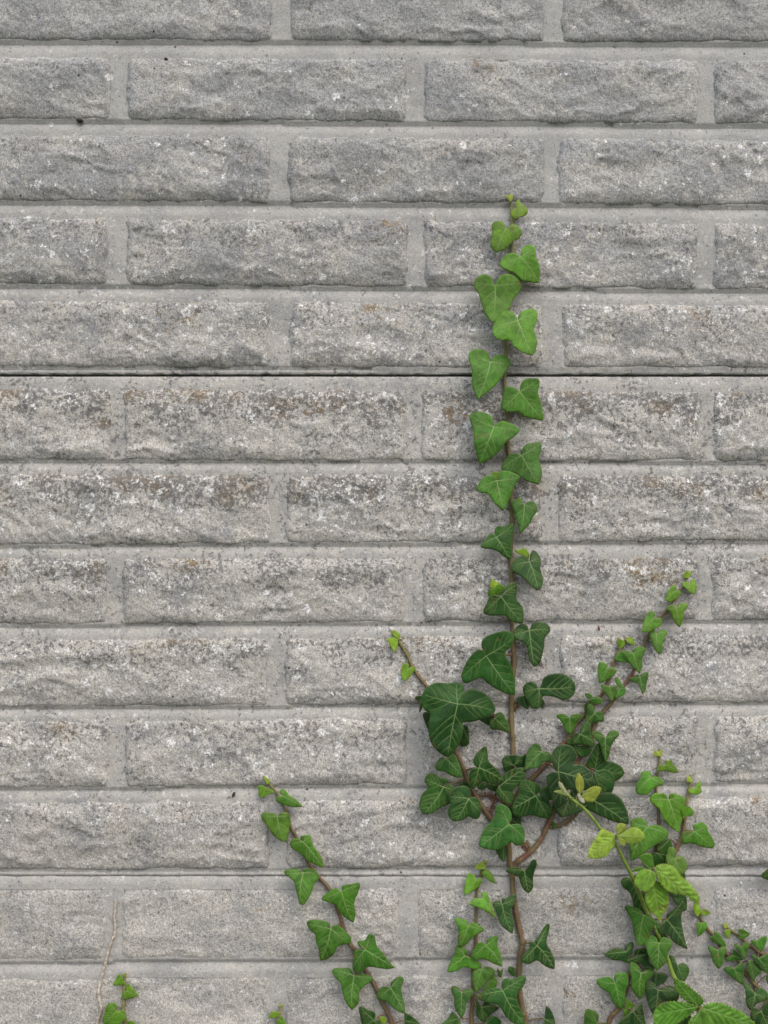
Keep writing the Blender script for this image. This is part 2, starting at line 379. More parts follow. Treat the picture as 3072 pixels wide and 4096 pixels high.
# ---------------------------------------------------------------- wall panels
LAB = ['grey concrete block-patterned panel at the top of the wall',
       'grey concrete wall panel above the open black gap, rock-faced blocks, little lichen',
       'lichen-spotted concrete wall panel between the open black gap and the hairline joint',
       'pale concrete wall panel below the hairline joint, softer block relief, dry twig on it']
GRP = 'precast panels of the block-patterned wall'
for pi, (pt, pb, r0, r1) in enumerate(PANELS):
    root = empty('concrete_panel', (0, .03, wz(pb)), LAB[pi], 'wall panel', GRP)
    # smooth face with the joints; cells that lie well under a block are left out
    near = pi in (1, 2, 3)
    step = 2.0 * MM / PXM
    xl = [np.arange(DXMIN, -90, 30), np.arange(-90, 1750, step if near else 30), np.arange(1750, DXMAX, 30), [DXMAX]]
    xl = np.unique(np.concatenate(xl).round(3))
    ytop, ybot = max(pt, -60 if near else pt), min(pb, 2270 if near else pb)
    yl = np.unique(np.concatenate([np.arange(pt, ytop, 6 / PXM * MM), np.arange(ytop, ybot, step if near else 14), np.arange(ybot, pb, 6 / PXM * MM), [pb - 5.5, pb - 2.5, pb - 1, pb, pt + 1, pt + 2]]).round(3))
    X, Y = np.meshgrid(xl, yl)
    cover = np.zeros_like(X, bool)
    for b in BLOCKS:
        if not r0 <= b['row'] < r1 + 1: continue
        mg = 9 if near else 14
        cover |= (X > b['x0'] + mg) & (X < b['x1'] - mg) & (Y > row_top(b, X) + mg) & (Y < row_bot(b, X) - mg)
    h = joint_h(X, Y, pt, pb)
    Yj = Y.copy(); k = np.arange(len(xl)) * 0
    jag = fbm(xl * PXM * 120, xl * 0, 6 + pi, 4) * (1.5 if pi == 1 else .7)
    Yj[-1] += np.minimum(jag, .5); Yj[-2] += jag * .4
    Vx = (X * DPX - 1536) * S; Vz = (2048 - Yj * DPX) * S + ZC
    V = np.stack([Vx, -h, Vz], -1)
    # returns along the four edges, 25 mm deep
    top = V[:1].copy(); top[..., 1] = .025; bot = V[-1:].copy(); bot[..., 1] = .025
    V = np.concatenate([top, V, bot], 0)
    cov = np.zeros((V.shape[0], V.shape[1]), bool); cov[1:-1] = cover
    F = grid_faces(V.shape[1], V.shape[0])
    cf = cov.ravel(); F = F[~(cf[F].all(1))]
    V = V.reshape(-1, 3)
    used = np.unique(F); mp = -np.ones(len(V), int); mp[used] = np.arange(len(used))
    gr = growth(np.concatenate([X[:1], X, X[-1:]]), np.concatenate([Y[:1], Y, Y[-1:]]), .5, np.interp(np.concatenate([Y[:1], Y, Y[-1:]]), [(q[0] + q[2]) / 2 for q in ROWS], range(len(ROWS))), True)
    o = mesh_obj('joint_face', V[used], mp[F], M_JOINT, attrs={k_: v_[used] for k_, v_ in gr.items()}); adopt(o, root)
    # core behind the face
    zt, zb = wz(pt) - .0004, wz(pb) + .0004
    y0, y1 = .008, .055
    x0, x1 = XMIN + .002, XMAX - .002
    Vb = [(x, y, z) for x in (x0, x1) for y in (y0, y1) for z in (zb, zt)]
    Fb = [(0, 1, 3, 2), (4, 6, 7, 5), (0, 4, 5, 1), (2, 3, 7, 6), (0, 2, 6, 4), (1, 5, 7, 3)]
    o = mesh_obj('core', Vb, Fb, M_BODY, smooth=False); adopt(o, root)
    for b in BLOCKS:
        if not r0 <= b['row'] < r1: continue
        hi = b in NEAR
        stp = (1.45 if hi else 7.0) * MM / PXM
        def spaced(n):
            t = np.linspace(0, 1, n); return .55 * t + .45 * (.5 - .5 * np.cos(np.pi * t))
        nu = max(6, int((b['x1'] - b['x0']) / stp)); nv = max(6, int((b['r'][2] - b['r'][0]) / stp))
        s_ = spaced(nu) if not hi else np.concatenate([[0], np.linspace(0.0012, 1 - .0012, nu), [1]])
        t_ = spaced(nv)
        Sg, Tg = np.meshgrid(s_, t_)
        Xb = b['x0'] + (b['x1'] - b['x0']) * Sg
        Yt, Yb = row_top(b, Xb), row_bot(b, Xb)
        Yg = Yt + (Yb - Yt) * Tg
        hb = block_h(b, Xb, Yg)
        hb[0] = hb[-1] = -.004; hb[:, 0] = hb[:, -1] = -.004
        V = np.stack([(Xb * DPX - 1536) * S, -hb, (2048 - Yg * DPX) * S + ZC], -1).reshape(-1, 3)
        F = grid_faces(Sg.shape[1], Sg.shape[0])
        c = Vector((wx((b['x0'] + b['x1']) / 2), 0, wz((b['r'][0] + b['r'][2]) / 2)))
        o = mesh_obj('block', V - np.array(c), F, M_BLOCK, attrs=growth(Xb, Yg, 1 - Tg, b['row'] + 0 * Xb, False))
        o.parent = root; o.location = c - Vector(root.location)

# ---------------------------------------------------------------- plants: traced outlines, given depth from the wall behind them
ZO = {1: (1750, 740, 2.765), 2: (1750, 1500, 2.765), 3: (1500, 2250, 1.9518), 4: (2200, 2250, 2.4585), 5: (1600, 2850, 2.07375),
      6: (2350, 2950, 2.2978), 7: (1650, 3400, 2.37), 8: (2300, 3496, 2.149), 9: (950, 3050, 3.318), 10: (1100, 3496, 2.37), 11: (300, 3496, 3.6875)}
def to_src(z, x, y): ox, oy, s_ = ZO[z]; return ox + x / s_, oy + y / s_

def place(P, dep):
    """wall-plane metres (x, z about the lens axis) + distance from the wall -> world points"""
    k = (DC - dep) / DC
    return np.stack([P[:, 0] * k, -dep, ZC + P[:, 1] * k], -1)

def plane(X, Y): return np.stack([(np.asarray(X) - 1536) * S, (2048 - np.asarray(Y)) * S], -1)
def wall_at(P, pad=0):
    return wall_h((P[:, 0] / S + 1536) / DPX, (2048 - P[:, 1] / S) / DPX)

AGE = [(0, (.016, .046, .017)), (.1, (.020, .060, .020)), (.2, (.028, .082, .023)), (.3, (.044, .118, .026)), (.4, (.066, .165, .030)), (.5, (.088, .205, .034)),
       (.6, (.128, .26, .040)), (.7, (.175, .31, .048)), (.8, (.235, .36, .062)), (.9, (.33, .42, .11)), (1, (.42, .47, .19))]
def age_col(a, gray_sheen=0, rnd=None):
    a = min(max(a, 0), 1)
    for (a0, c0), (a1, c1) in zip(AGE, AGE[1:]):
        if a <= a1:
            t = (a - a0) / (a1 - a0); c = [c0[i] * (1 - t) + c1[i] * t for i in range(3)]; break
    y_ = min(max((a - .38) / .3, 0), 1); c = [c[0] * (.76 + .27 * y_), c[1] * (.98 + .14 * y_), c[2] * .55]
    if gray_sheen: c = [c[i] * (1 - gray_sheen) + (.050, .110, .066)[i] * gray_sheen for i in range(3)]  # greyish leaf tone and sky sheen mixed into the base colour
    if rnd is not None: c = [c[i] * (1 + (rnd.rand() - .5) * .22) for i in range(3)]
    return c

def smooth_outline(pts, corner, sub):
    n = len(pts); P = np.array(pts, float); out = []; tg = []
    for i in range(n):
        a, b, c = P[i - 1], P[i], P[(i + 1) % n]
        d_ = c - a; L = np.linalg.norm(d_) + 1e-9
        m = min(np.linalg.norm(b - a), np.linalg.norm(c - b))
        tg.append(d_ / L * m * corner[i])
    for i in range(n):
        j = (i + 1) % n; t = np.linspace(0, 1, sub, endpoint=False)[:, None]
        seg = np.linalg.norm(P[j] - P[i])
        m0, m1 = tg[i], tg[j]
        q0 = np.linalg.norm(m0) + 1e-9; q1 = np.linalg.norm(m1) + 1e-9
        m0 = m0 / q0 * seg * (corner[i]); m1 = m1 / q1 * seg * corner[j]
        out.append((2 * t ** 3 - 3 * t ** 2 + 1) * P[i] + (t ** 3 - 2 * t ** 2 + t) * m0 + (-2 * t ** 3 + 3 * t ** 2) * P[j] + (t ** 3 - t ** 2) * m1)
    return np.concatenate(out)

def seg_dist(Q, A, B):
    """smallest distance of each Q to segments A->B"""
    if len(A) == 0: return np.full(len(Q), 1.0)
    d_ = B - A; L2 = (d_ ** 2).sum(1) + 1e-18
    t = np.clip(((Q[:, None] - A[None]) * d_[None]).sum(2) / L2[None], 0, 1)
    pr = A[None] + t[..., None] * d_[None]
    return np.sqrt(((Q[:, None] - pr) ** 2).sum(2)).min(1)

def inside(Q, P):
    x, y = Q[:, 0][:, None], Q[:, 1][:, None]; a = P; b = np.roll(P, -1, 0)
    c = ((a[:, 1] > y) != (b[:, 1] > y)) & (x < (b[:, 0] - a[:, 0]) * (y - a[:, 1]) / (b[:, 1] - a[:, 1] + 1e-15) + a[:, 0])
    return c.sum(1) % 2 == 1

LR = np.random.RandomState(11)
class Leaf: pass
def make_leaf(root, pts, flags, base, color, layer, stems, kind='ivy', petiole=True, clear=None, depth_at=None, name='leaf'):
    n = len(pts); P = plane([p[0] for p in pts], [p[1] for p in pts])
    tips = [i for i in range(n) if flags[i]]
    B = plane([base[0]], [base[1]])[0] if base is not None else P[0]
    if not tips: tips = [int(np.argmax(((P - B) ** 2).sum(1)))]
    main = max(tips, key=lambda i: ((P[i] - B) ** 2).sum())
    corner = [.25 if (i == 0 or flags[i] == '!') else 1.0 for i in range(n)]
    if flags[0] == '!': corner[0] = .25
    O = smooth_outline(P, corner, 6 if kind == 'ivy' else 7)
    cO = O.mean(0); O = cO + (O - cO) * 1.025
    T = P[main]; ax = T - B; L = np.linalg.norm(ax) + 1e-9; ax /= L; pr_ = np.array([-ax[1], ax[0]])
    size = math.sqrt(max(1e-8, np.ptp(O[:, 0]) * np.ptp(O[:, 1])))
    if kind == 'bramble':       # saw teeth
        nO = len(O); tv = np.roll(O, -1, 0) - np.roll(O, 1, 0); tv /= (np.linalg.norm(tv, axis=1)[:, None] + 1e-9)
        nrm = np.stack([tv[:, 1], -tv[:, 0]], -1); cen = O.mean(0)
        if ((O - cen) * nrm).sum() < 0: nrm = -nrm
        saw = (np.arange(nO) * .5) % 1.0
        O = O + nrm * (np.where(np.arange(nO) % 2 == 0, .8, -.5) * min(.0012, size * .035))[:, None]
    # ---- veins in the plane
    veins = []
    def clipv(path):
        k = inside(path, O); j = len(k) if k.all() else int(np.argmin(k)); return path[:j]
    if kind == 'ivy':
        for i in tips:
            e = P[i]; v = e - B; ln = np.linalg.norm(v)
            if ln < .004: continue
            t = np.linspace(0, .93, 12)[:, None]; side = np.array([-v[1], v[0]]); bend = (LR.rand() - .5) * .10
            path = B + v * t + side * (np.sin(t * 3.1) * bend)
            path = clipv(path[1:]); 
            if len(path) < 3: continue
            path = np.concatenate([B[None], path]); w0 = (.00040 if i == main else .00031) * min(1.15, size / .038 + .25)
            veins.append((path, w0))
            if size > .015:
                ns = 4 if i == main else 3
                for q in range(ns):
                    for sg in (-1, 1):
                        tt = .16 + .19 * q + LR.rand() * .07 + (.05 if sg > 0 else 0)
                        if tt > .85: continue
                        st = B + v * tt; dr = v / ln; ang = sg * R(42 + LR.rand() * 16)
                        dv = np.array([dr[0] * math.cos(ang) - dr[1] * math.sin(ang), dr[0] * math.sin(ang) + dr[1] * math.cos(ang)])
                        ll = size * (.36 - .06 * q) * (1 if i == main else .65)
                        u_ = np.linspace(0, 1, 7)[:, None]
                        p2 = st + dv * u_ * ll + dr * (u_ ** 2) * ll * .35
                        p2 = clipv(p2)
                        if len(p2) >= 3: veins.append((p2, w0 * .42))
    else:
        v = T - B; path = B + v * np.linspace(0, .95, 12)[:, None]; path = clipv(path[1:])
        if len(path) >= 3: veins.append((np.concatenate([B[None], path]), .0004))
        for q in range(6):
            for sg in (-1, 1):
                tt = .10 + .135 * q; st = B + v * tt; ang = sg * R(44); dr = ax
                dv = np.array([dr[0] * math.cos(ang) - dr[1] * math.sin(ang), dr[0] * math.sin(ang) + dr[1] * math.cos(ang)])
                u_ = np.linspace(0, 1, 8)[:, None]; ll = L * .62 * (1 - .1 * q)
                p2 = clipv(st + dv * u_ * ll + dr * u_ ** 2 * ll * .15)
                if len(p2) >= 3: veins.append((p2[:-1] if len(p2) > 3 else p2, 0))
    VA = np.concatenate([p[:-1] for p, _ in veins]) if veins else np.zeros((0, 2)); VB = np.concatenate([p[1:] for p, _ in veins]) if veins else np.zeros((0, 2))
    # ---- triangulation
    sp = max(.0007, min(.0017 if kind == 'ivy' else .0009, size / 12))
    gx = np.arange(O[:, 0].min(), O[:, 0].max(), sp); gy = np.arange(O[:, 1].min(), O[:, 1].max(), sp * .87)
    GXx, GYy = np.meshgrid(gx, gy); GXx = GXx + (np.arange(len(gy)) % 2)[:, None] * sp * .5
    G = np.stack([GXx.ravel(), GYy.ravel()], -1)
    if len(G):
        G = G[inside(G, O)]
        if len(G): G = G[seg_dist(G, O, np.roll(O, -1, 0)) > sp * .45]
    allp = np.concatenate([O, G]) if len(G) else O
    nO = len(O); sc = 1000.0
    vs_, _, fs_, _, _, _ = delaunay_2d_cdt([Vector(p * sc) for p in allp.tolist()] if False else [Vector((p[0] * sc, p[1] * sc)) for p in allp], [(i, (i + 1) % nO) for i in range(nO)], [list(range(nO))], 1, 1e-5)
    Q = np.array([(v_.x, v_.y) for v_ in vs_]) / sc
    F = [list(f) for f in fs_]
    # orient all faces towards the camera
    def area(f): a, b, c = Q[f[0]], Q[f[1]], Q[f[2]]; return (b[0] - a[0]) * (c[1] - a[1]) - (b[1] - a[1]) * (c[0] - a[0])
    F = [f if area(f) > 0 else f[::-1] for f in F]
    # ---- relief
    tilt = LR.uniform(-.04, .20); roll = LR.uniform(-.14, .14); fold = LR.uniform(.0, .09); ph = LR.rand() * 9
    bend = LR.uniform(-.10, .16)
    def relief(q, vd, ed):
        u = ((q - B) @ ax) / L; v_ = ((q - B) @ pr_)
        r_ = tilt * u * L + roll * v_ - fold * (np.abs(v_) - .2 * size) - bend * L * (u - .35) ** 2
        r_ = r_ + perlin(q[:, 0] * 55, q[:, 1] * 55, ph) * size * .028
        quilt = .00026 * min(1, size / .035)
        if kind == 'ivy': r_ = r_ + quilt * (1 - np.exp(-(vd / .0022) ** 2)) - .0003 * min(1, size / .03) * np.exp(-ed / .0016)
        else: r_ = r_ + .0007 * min(1, size / .03) * (1 - np.exp(-(vd / .0014) ** 2)) - .0006 * np.exp(-ed / .002)
        return r_
    edQ = seg_dist(Q, O, np.roll(O, -1, 0)); vdQ = seg_dist(Q, VA, VB)
    rel = relief(Q, vdQ, edQ)
    if depth_at is not None: off = depth_at
    else:
        cl = (.0025 + .0042 * layer + min(.006, size * .09)) if clear is None else clear
        step_ = max(1, len(Q) // 90); hh = wall_at(Q[::step_])
        off = float((hh - rel[::step_]).max()) + cl
        off = min(off, .030 + .006 * layer)
    dep = rel + off
    Vf = place(Q, dep); Vb = place(Q, dep - .00028)
    nq = len(Q)
    V = [Vf, Vb]; Fa = [f for f in F] + [[i + nq for i in f[::-1]] for f in F]
    edges = {}
    for f in F:
        for a, b in zip(f, f[1:] + f[:1]): edges[(a, b)] = 1
    rim = [(a, b) for (a, b) in edges if (b, a) not in edges]
    nfl = len(Fa); Fa += [[b, a, a + nq, b + nq] for a, b in rim]; nrim = len(Fa)
    mi = [0] * len(Fa); nv = 2 * nq
    vd_all = [vdQ, vdQ]; ed_all = [edQ, edQ]
    for path, w0 in veins:
        m = len(path)
        if m < 2 or w0 == 0: continue
        tv = np.gradient(path, axis=0); tv /= (np.linalg.norm(tv, axis=1)[:, None] + 1e-12); nr = np.stack([-tv[:, 1], tv[:, 0]], -1)
        wd = (w0 * (1 - .72 * np.linspace(0, 1, m)))[:, None]
        for_l, for_r = path + nr * wd, path - nr * wd
        for side_, lift in ((for_l, .00003), (path, .00022), (for_r, .00003)):
            z_ = np.zeros(m); e_ = seg_dist(path, O, np.roll(O, -1, 0))
            V.append(place(side_, relief(side_, z_, e_) + off + lift)); vd_all.append(z_); ed_all.append(z_ + .01)
        for i in range(m - 1):
            a, b, c = nv + i, nv + m + i, nv + 2 * m + i
            Fa += [[b, a, a + 1, b + 1][::1], [c, b, b + 1, c + 1]]; mi += [1, 1]
        nv += 3 * m
    V = np.concatenate(V)
    bd = float(relief(B[None], np.zeros(1), np.array([.003]))[0] + off)
    o3 = place(B[None], np.array([bd]))[0]
    ob = mesh_obj(name, V - o3, Fa, None, mats=[M_BR if kind == 'bramble' else M_LEAF, M_VEIN], midx=mi, attrs={'vd': np.concatenate(vd_all), 'ed': np.concatenate(ed_all)})
    sm = np.ones(len(Fa), bool); sm[nfl:nrim] = False; ob.data.polygons.foreach_set('use_smooth', sm)
    ob.color = (*color, 1); ob.parent = root; ob.location = Vector(o3) - Vector(root.location)
    if petiole and stems:
        allS = np.concatenate(stems); wp = np.array([1, .35, 1]); tgt = o3 + np.array([0, 0, -.004])
        # join the stem a little below the blade's base
        dd = ((allS - tgt) * wp); j = int(np.argmin((dd ** 2).sum(1))); e = allS[j]
        ln = np.linalg.norm(e - o3)
        if ln > .045:      # its stem runs hidden: root it on the wall behind the blade
            q = B + ax * min(L * .4, .012); hw = float(wall_at(q[None])[0]); e = place(q[None], np.array([hw]))[0]; ln = np.linalg.norm(e - o3)
        if ln > .001:
            t = np.linspace(0, 1, 9)[:, None]; mid = (o3 + e) / 2 + np.array([0, .35 * (e[1] - o3[1]), 0]) * 1 + np.array([0, 0, .0])
            st = o3 + np.array([0, .0006, 0]); path = (1 - t) ** 2 * st + 2 * t * (1 - t) * mid + t ** 2 * e
            r0 = min(.00085, .00035 + size * .012)
            pv, pf = tube(path, np.linspace(r0 * .9, r0 * 1.15, 9), 6)
            po = mesh_obj('petiole', pv - o3, pf, M_STEM, attrs={'young': np.full(len(pv), .35 if sum(color) > .25 else .05)})
            po.color = (.17, .075, .05, 1) if sum(color) < .35 else (.24, .24, .08, 1); po.parent = ob
    return ob

def tube(path, rad, n=8):
    path = np.asarray(path, float); m = len(path); rad = np.broadcast_to(rad, m)
    tv = np.gradient(path, axis=0); tv /= (np.linalg.norm(tv, axis=1)[:, None] + 1e-12)
    upv = np.array([0, 1, 0.]); a = np.cross(tv, upv); bad = np.linalg.norm(a, axis=1) < 1e-4
    a[bad] = np.cross(tv[bad], np.array([1., 0, 0])); a /= np.linalg.norm(a, axis=1)[:, None]; b = np.cross(tv, a)
    th = np.linspace(0, 2 * np.pi, n, endpoint=False)
    V = path[:, None] + rad[:, None, None] * (np.cos(th)[None, :, None] * a[:, None] + np.sin(th)[None, :, None] * b[:, None])
    V = np.concatenate([V.reshape(-1, 3), path[:1] - tv[:1] * rad[0] * .6, path[-1:] + tv[-1:] * rad[-1] * .6])
    F = []
    for i in range(m - 1):
        for k in range(n):
            q = (k + 1) % n; F.append([i * n + k, i * n + q, (i + 1) * n + q, (i + 1) * n + k])
    for k in range(n):
        q = (k + 1) % n; F.append([m * n, q, k]); F.append([m * n + 1, (m - 1) * n + k, (m - 1) * n + q])
    return V, [f[::-1] for f in F]

def catmull(P, per=8):
    P = np.asarray(P, float); out = []
    E = np.concatenate([[2 * P[0] - P[1]], P, [2 * P[-1] - P[-2]]])
    for i in range(1, len(E) - 2):
        t = np.linspace(0, 1, per, endpoint=False)[:, None]; a, b, c, d_ = E[i - 1:i + 3]
        out.append(.5 * ((2 * b) + (c - a) * t + (2 * a - 5 * b + 4 * c - d_) * t ** 2 + (-a + 3 * b - 3 * c + d_) * t ** 3))
    out.append(P[-1:]); return np.concatenate(out)

SR = np.random.RandomState(5)
def make_stem(root, spec, r0, r1, color, young=(1, 0), mat=None, name='stem', free=None, knob=True):
    """spec: list of (zoom, x, y) from the tip down; the stem hugs the wall unless free = depths in metres"""
    src = [to_src(z, x, y) for z, x, y in spec]; P = plane([p[0] for p in src], [p[1] for p in src])
    L = catmull(P, 10); m = len(L); t = np.linspace(0, 1, m)
    if free is not None: dep = np.interp(t, np.linspace(0, 1, len(free)), free)
    else:
        h = wall_at(L); k = np.ones(9) / 9; hp = np.pad(h, 4, mode='edge'); hs = np.maximum(np.convolve(hp, k, 'valid'), h * .9)
        dep = hs
    rad = r0 + (r1 - r0) * t ** .8
    if knob: rad = rad * (1 + .07 * SR.randn(m) * (SR.rand(m) > .7)) * (1 + .05 * np.sin(np.arange(m) * .7))
    if free is None: dep = dep + rad * .75 + .0006
    path = place(L, dep)
    # never below the soil
    path[:, 2] = np.maximum(path[:, 2], .004)
    V, F = tube(path, rad, 9)
    yg = np.interp(t, [0, .25, 1], [young[0], young[1], 0]); yv = np.concatenate([np.repeat(yg, 9), [yg[0], yg[-1]]])
    o = mesh_obj(name, V - np.array(root.location), F, mat or M_STEM, root, attrs={'young': yv}); o.color = (*color, 1)
    return path, rad, o

def hairs(root, stem_o, path, rad, n, col=(.20, .11, .06, 1)):
    """tiny clinging roots on the wall side of an ivy stem, one part"""
    V = []; F = []
    for k in range(n):
        i = SR.randint(2, len(path) - 2); sd = SR.choice([-1, 1]); p = path[i]; ln = SR.uniform(.0014, .0040)
        tv = path[i + 1] - path[i - 1]; tv /= np.linalg.norm(tv); sv = np.array([tv[2], 0, -tv[0]]) * sd
        a = p + sv * rad[i] * .8; b = a + sv * ln + np.array([0, rad[i] * .8, 0]) + tv * SR.uniform(-.001, .001)
        v, f = tube(np.array([a, (a + b) / 2 + tv * .0002, b]), np.array([.00022, .00018, .00008]), 4); F += [[q + len(V) for q in ff] for ff in f]; V += v.tolist()
    o = mesh_obj('aerial_roots', np.array(V) - np.array(root.location), F, M_STEM, root, attrs={'young': np.zeros(len(V))}); o.color = col; o['kind'] = 'stuff'

def parse(txt):
    out = []
    for ln in txt.strip().splitlines():
        ln = ln.strip()
        if not ln or ln[0] == '#': continue
        head, body = ln.split('|'); h = head.split(); z = int(h[0]); layer = float(h[1]); age = float(h[2]); opts = h[3:]
        base = None; gray_sheen = 0; kind = 'ivy'
        for o_ in opts:
            if o_.startswith('b='): bx, by = o_[2:].split(','); base = to_src(z, float(bx), float(by))
            elif o_.startswith('g'): gray_sheen = float(o_[1:])
        pts = []; fl = []
        for tok in body.split():
            f = ''
            if tok[-1] in '*!': f = tok[-1]; tok = tok[:-1]
            x, y = tok.split(','); pts.append(to_src(z, float(x), float(y))); fl.append(f)
        out.append((pts, fl, base, layer, age, gray_sheen))
    return out

def vine(name, label, loc_src, stems, leaves, group=None, hair=40, cat='ivy'):
    bx = plane([loc_src[0]], [loc_src[1]])[0]
    root = empty(name, (bx[0], -.01, 0.0), label, cat, group)
    paths = []
    for spec, r0, r1, col, yg in stems:
        p, rd, o = make_stem(root, spec, r0, r1, col, yg); paths.append(p)
        if hair: hairs(root, o, p, rd, hair)
    for pts, fl, base, layer, age, gray_sheen in parse(leaves):
        make_leaf(root, pts, fl, base, age_col(age, gray_sheen, LR), layer, paths)
    return root
BROWN = (.145, .085, .05); RED = (.145, .062, .045); OLIVE = (.17, .145, .06)
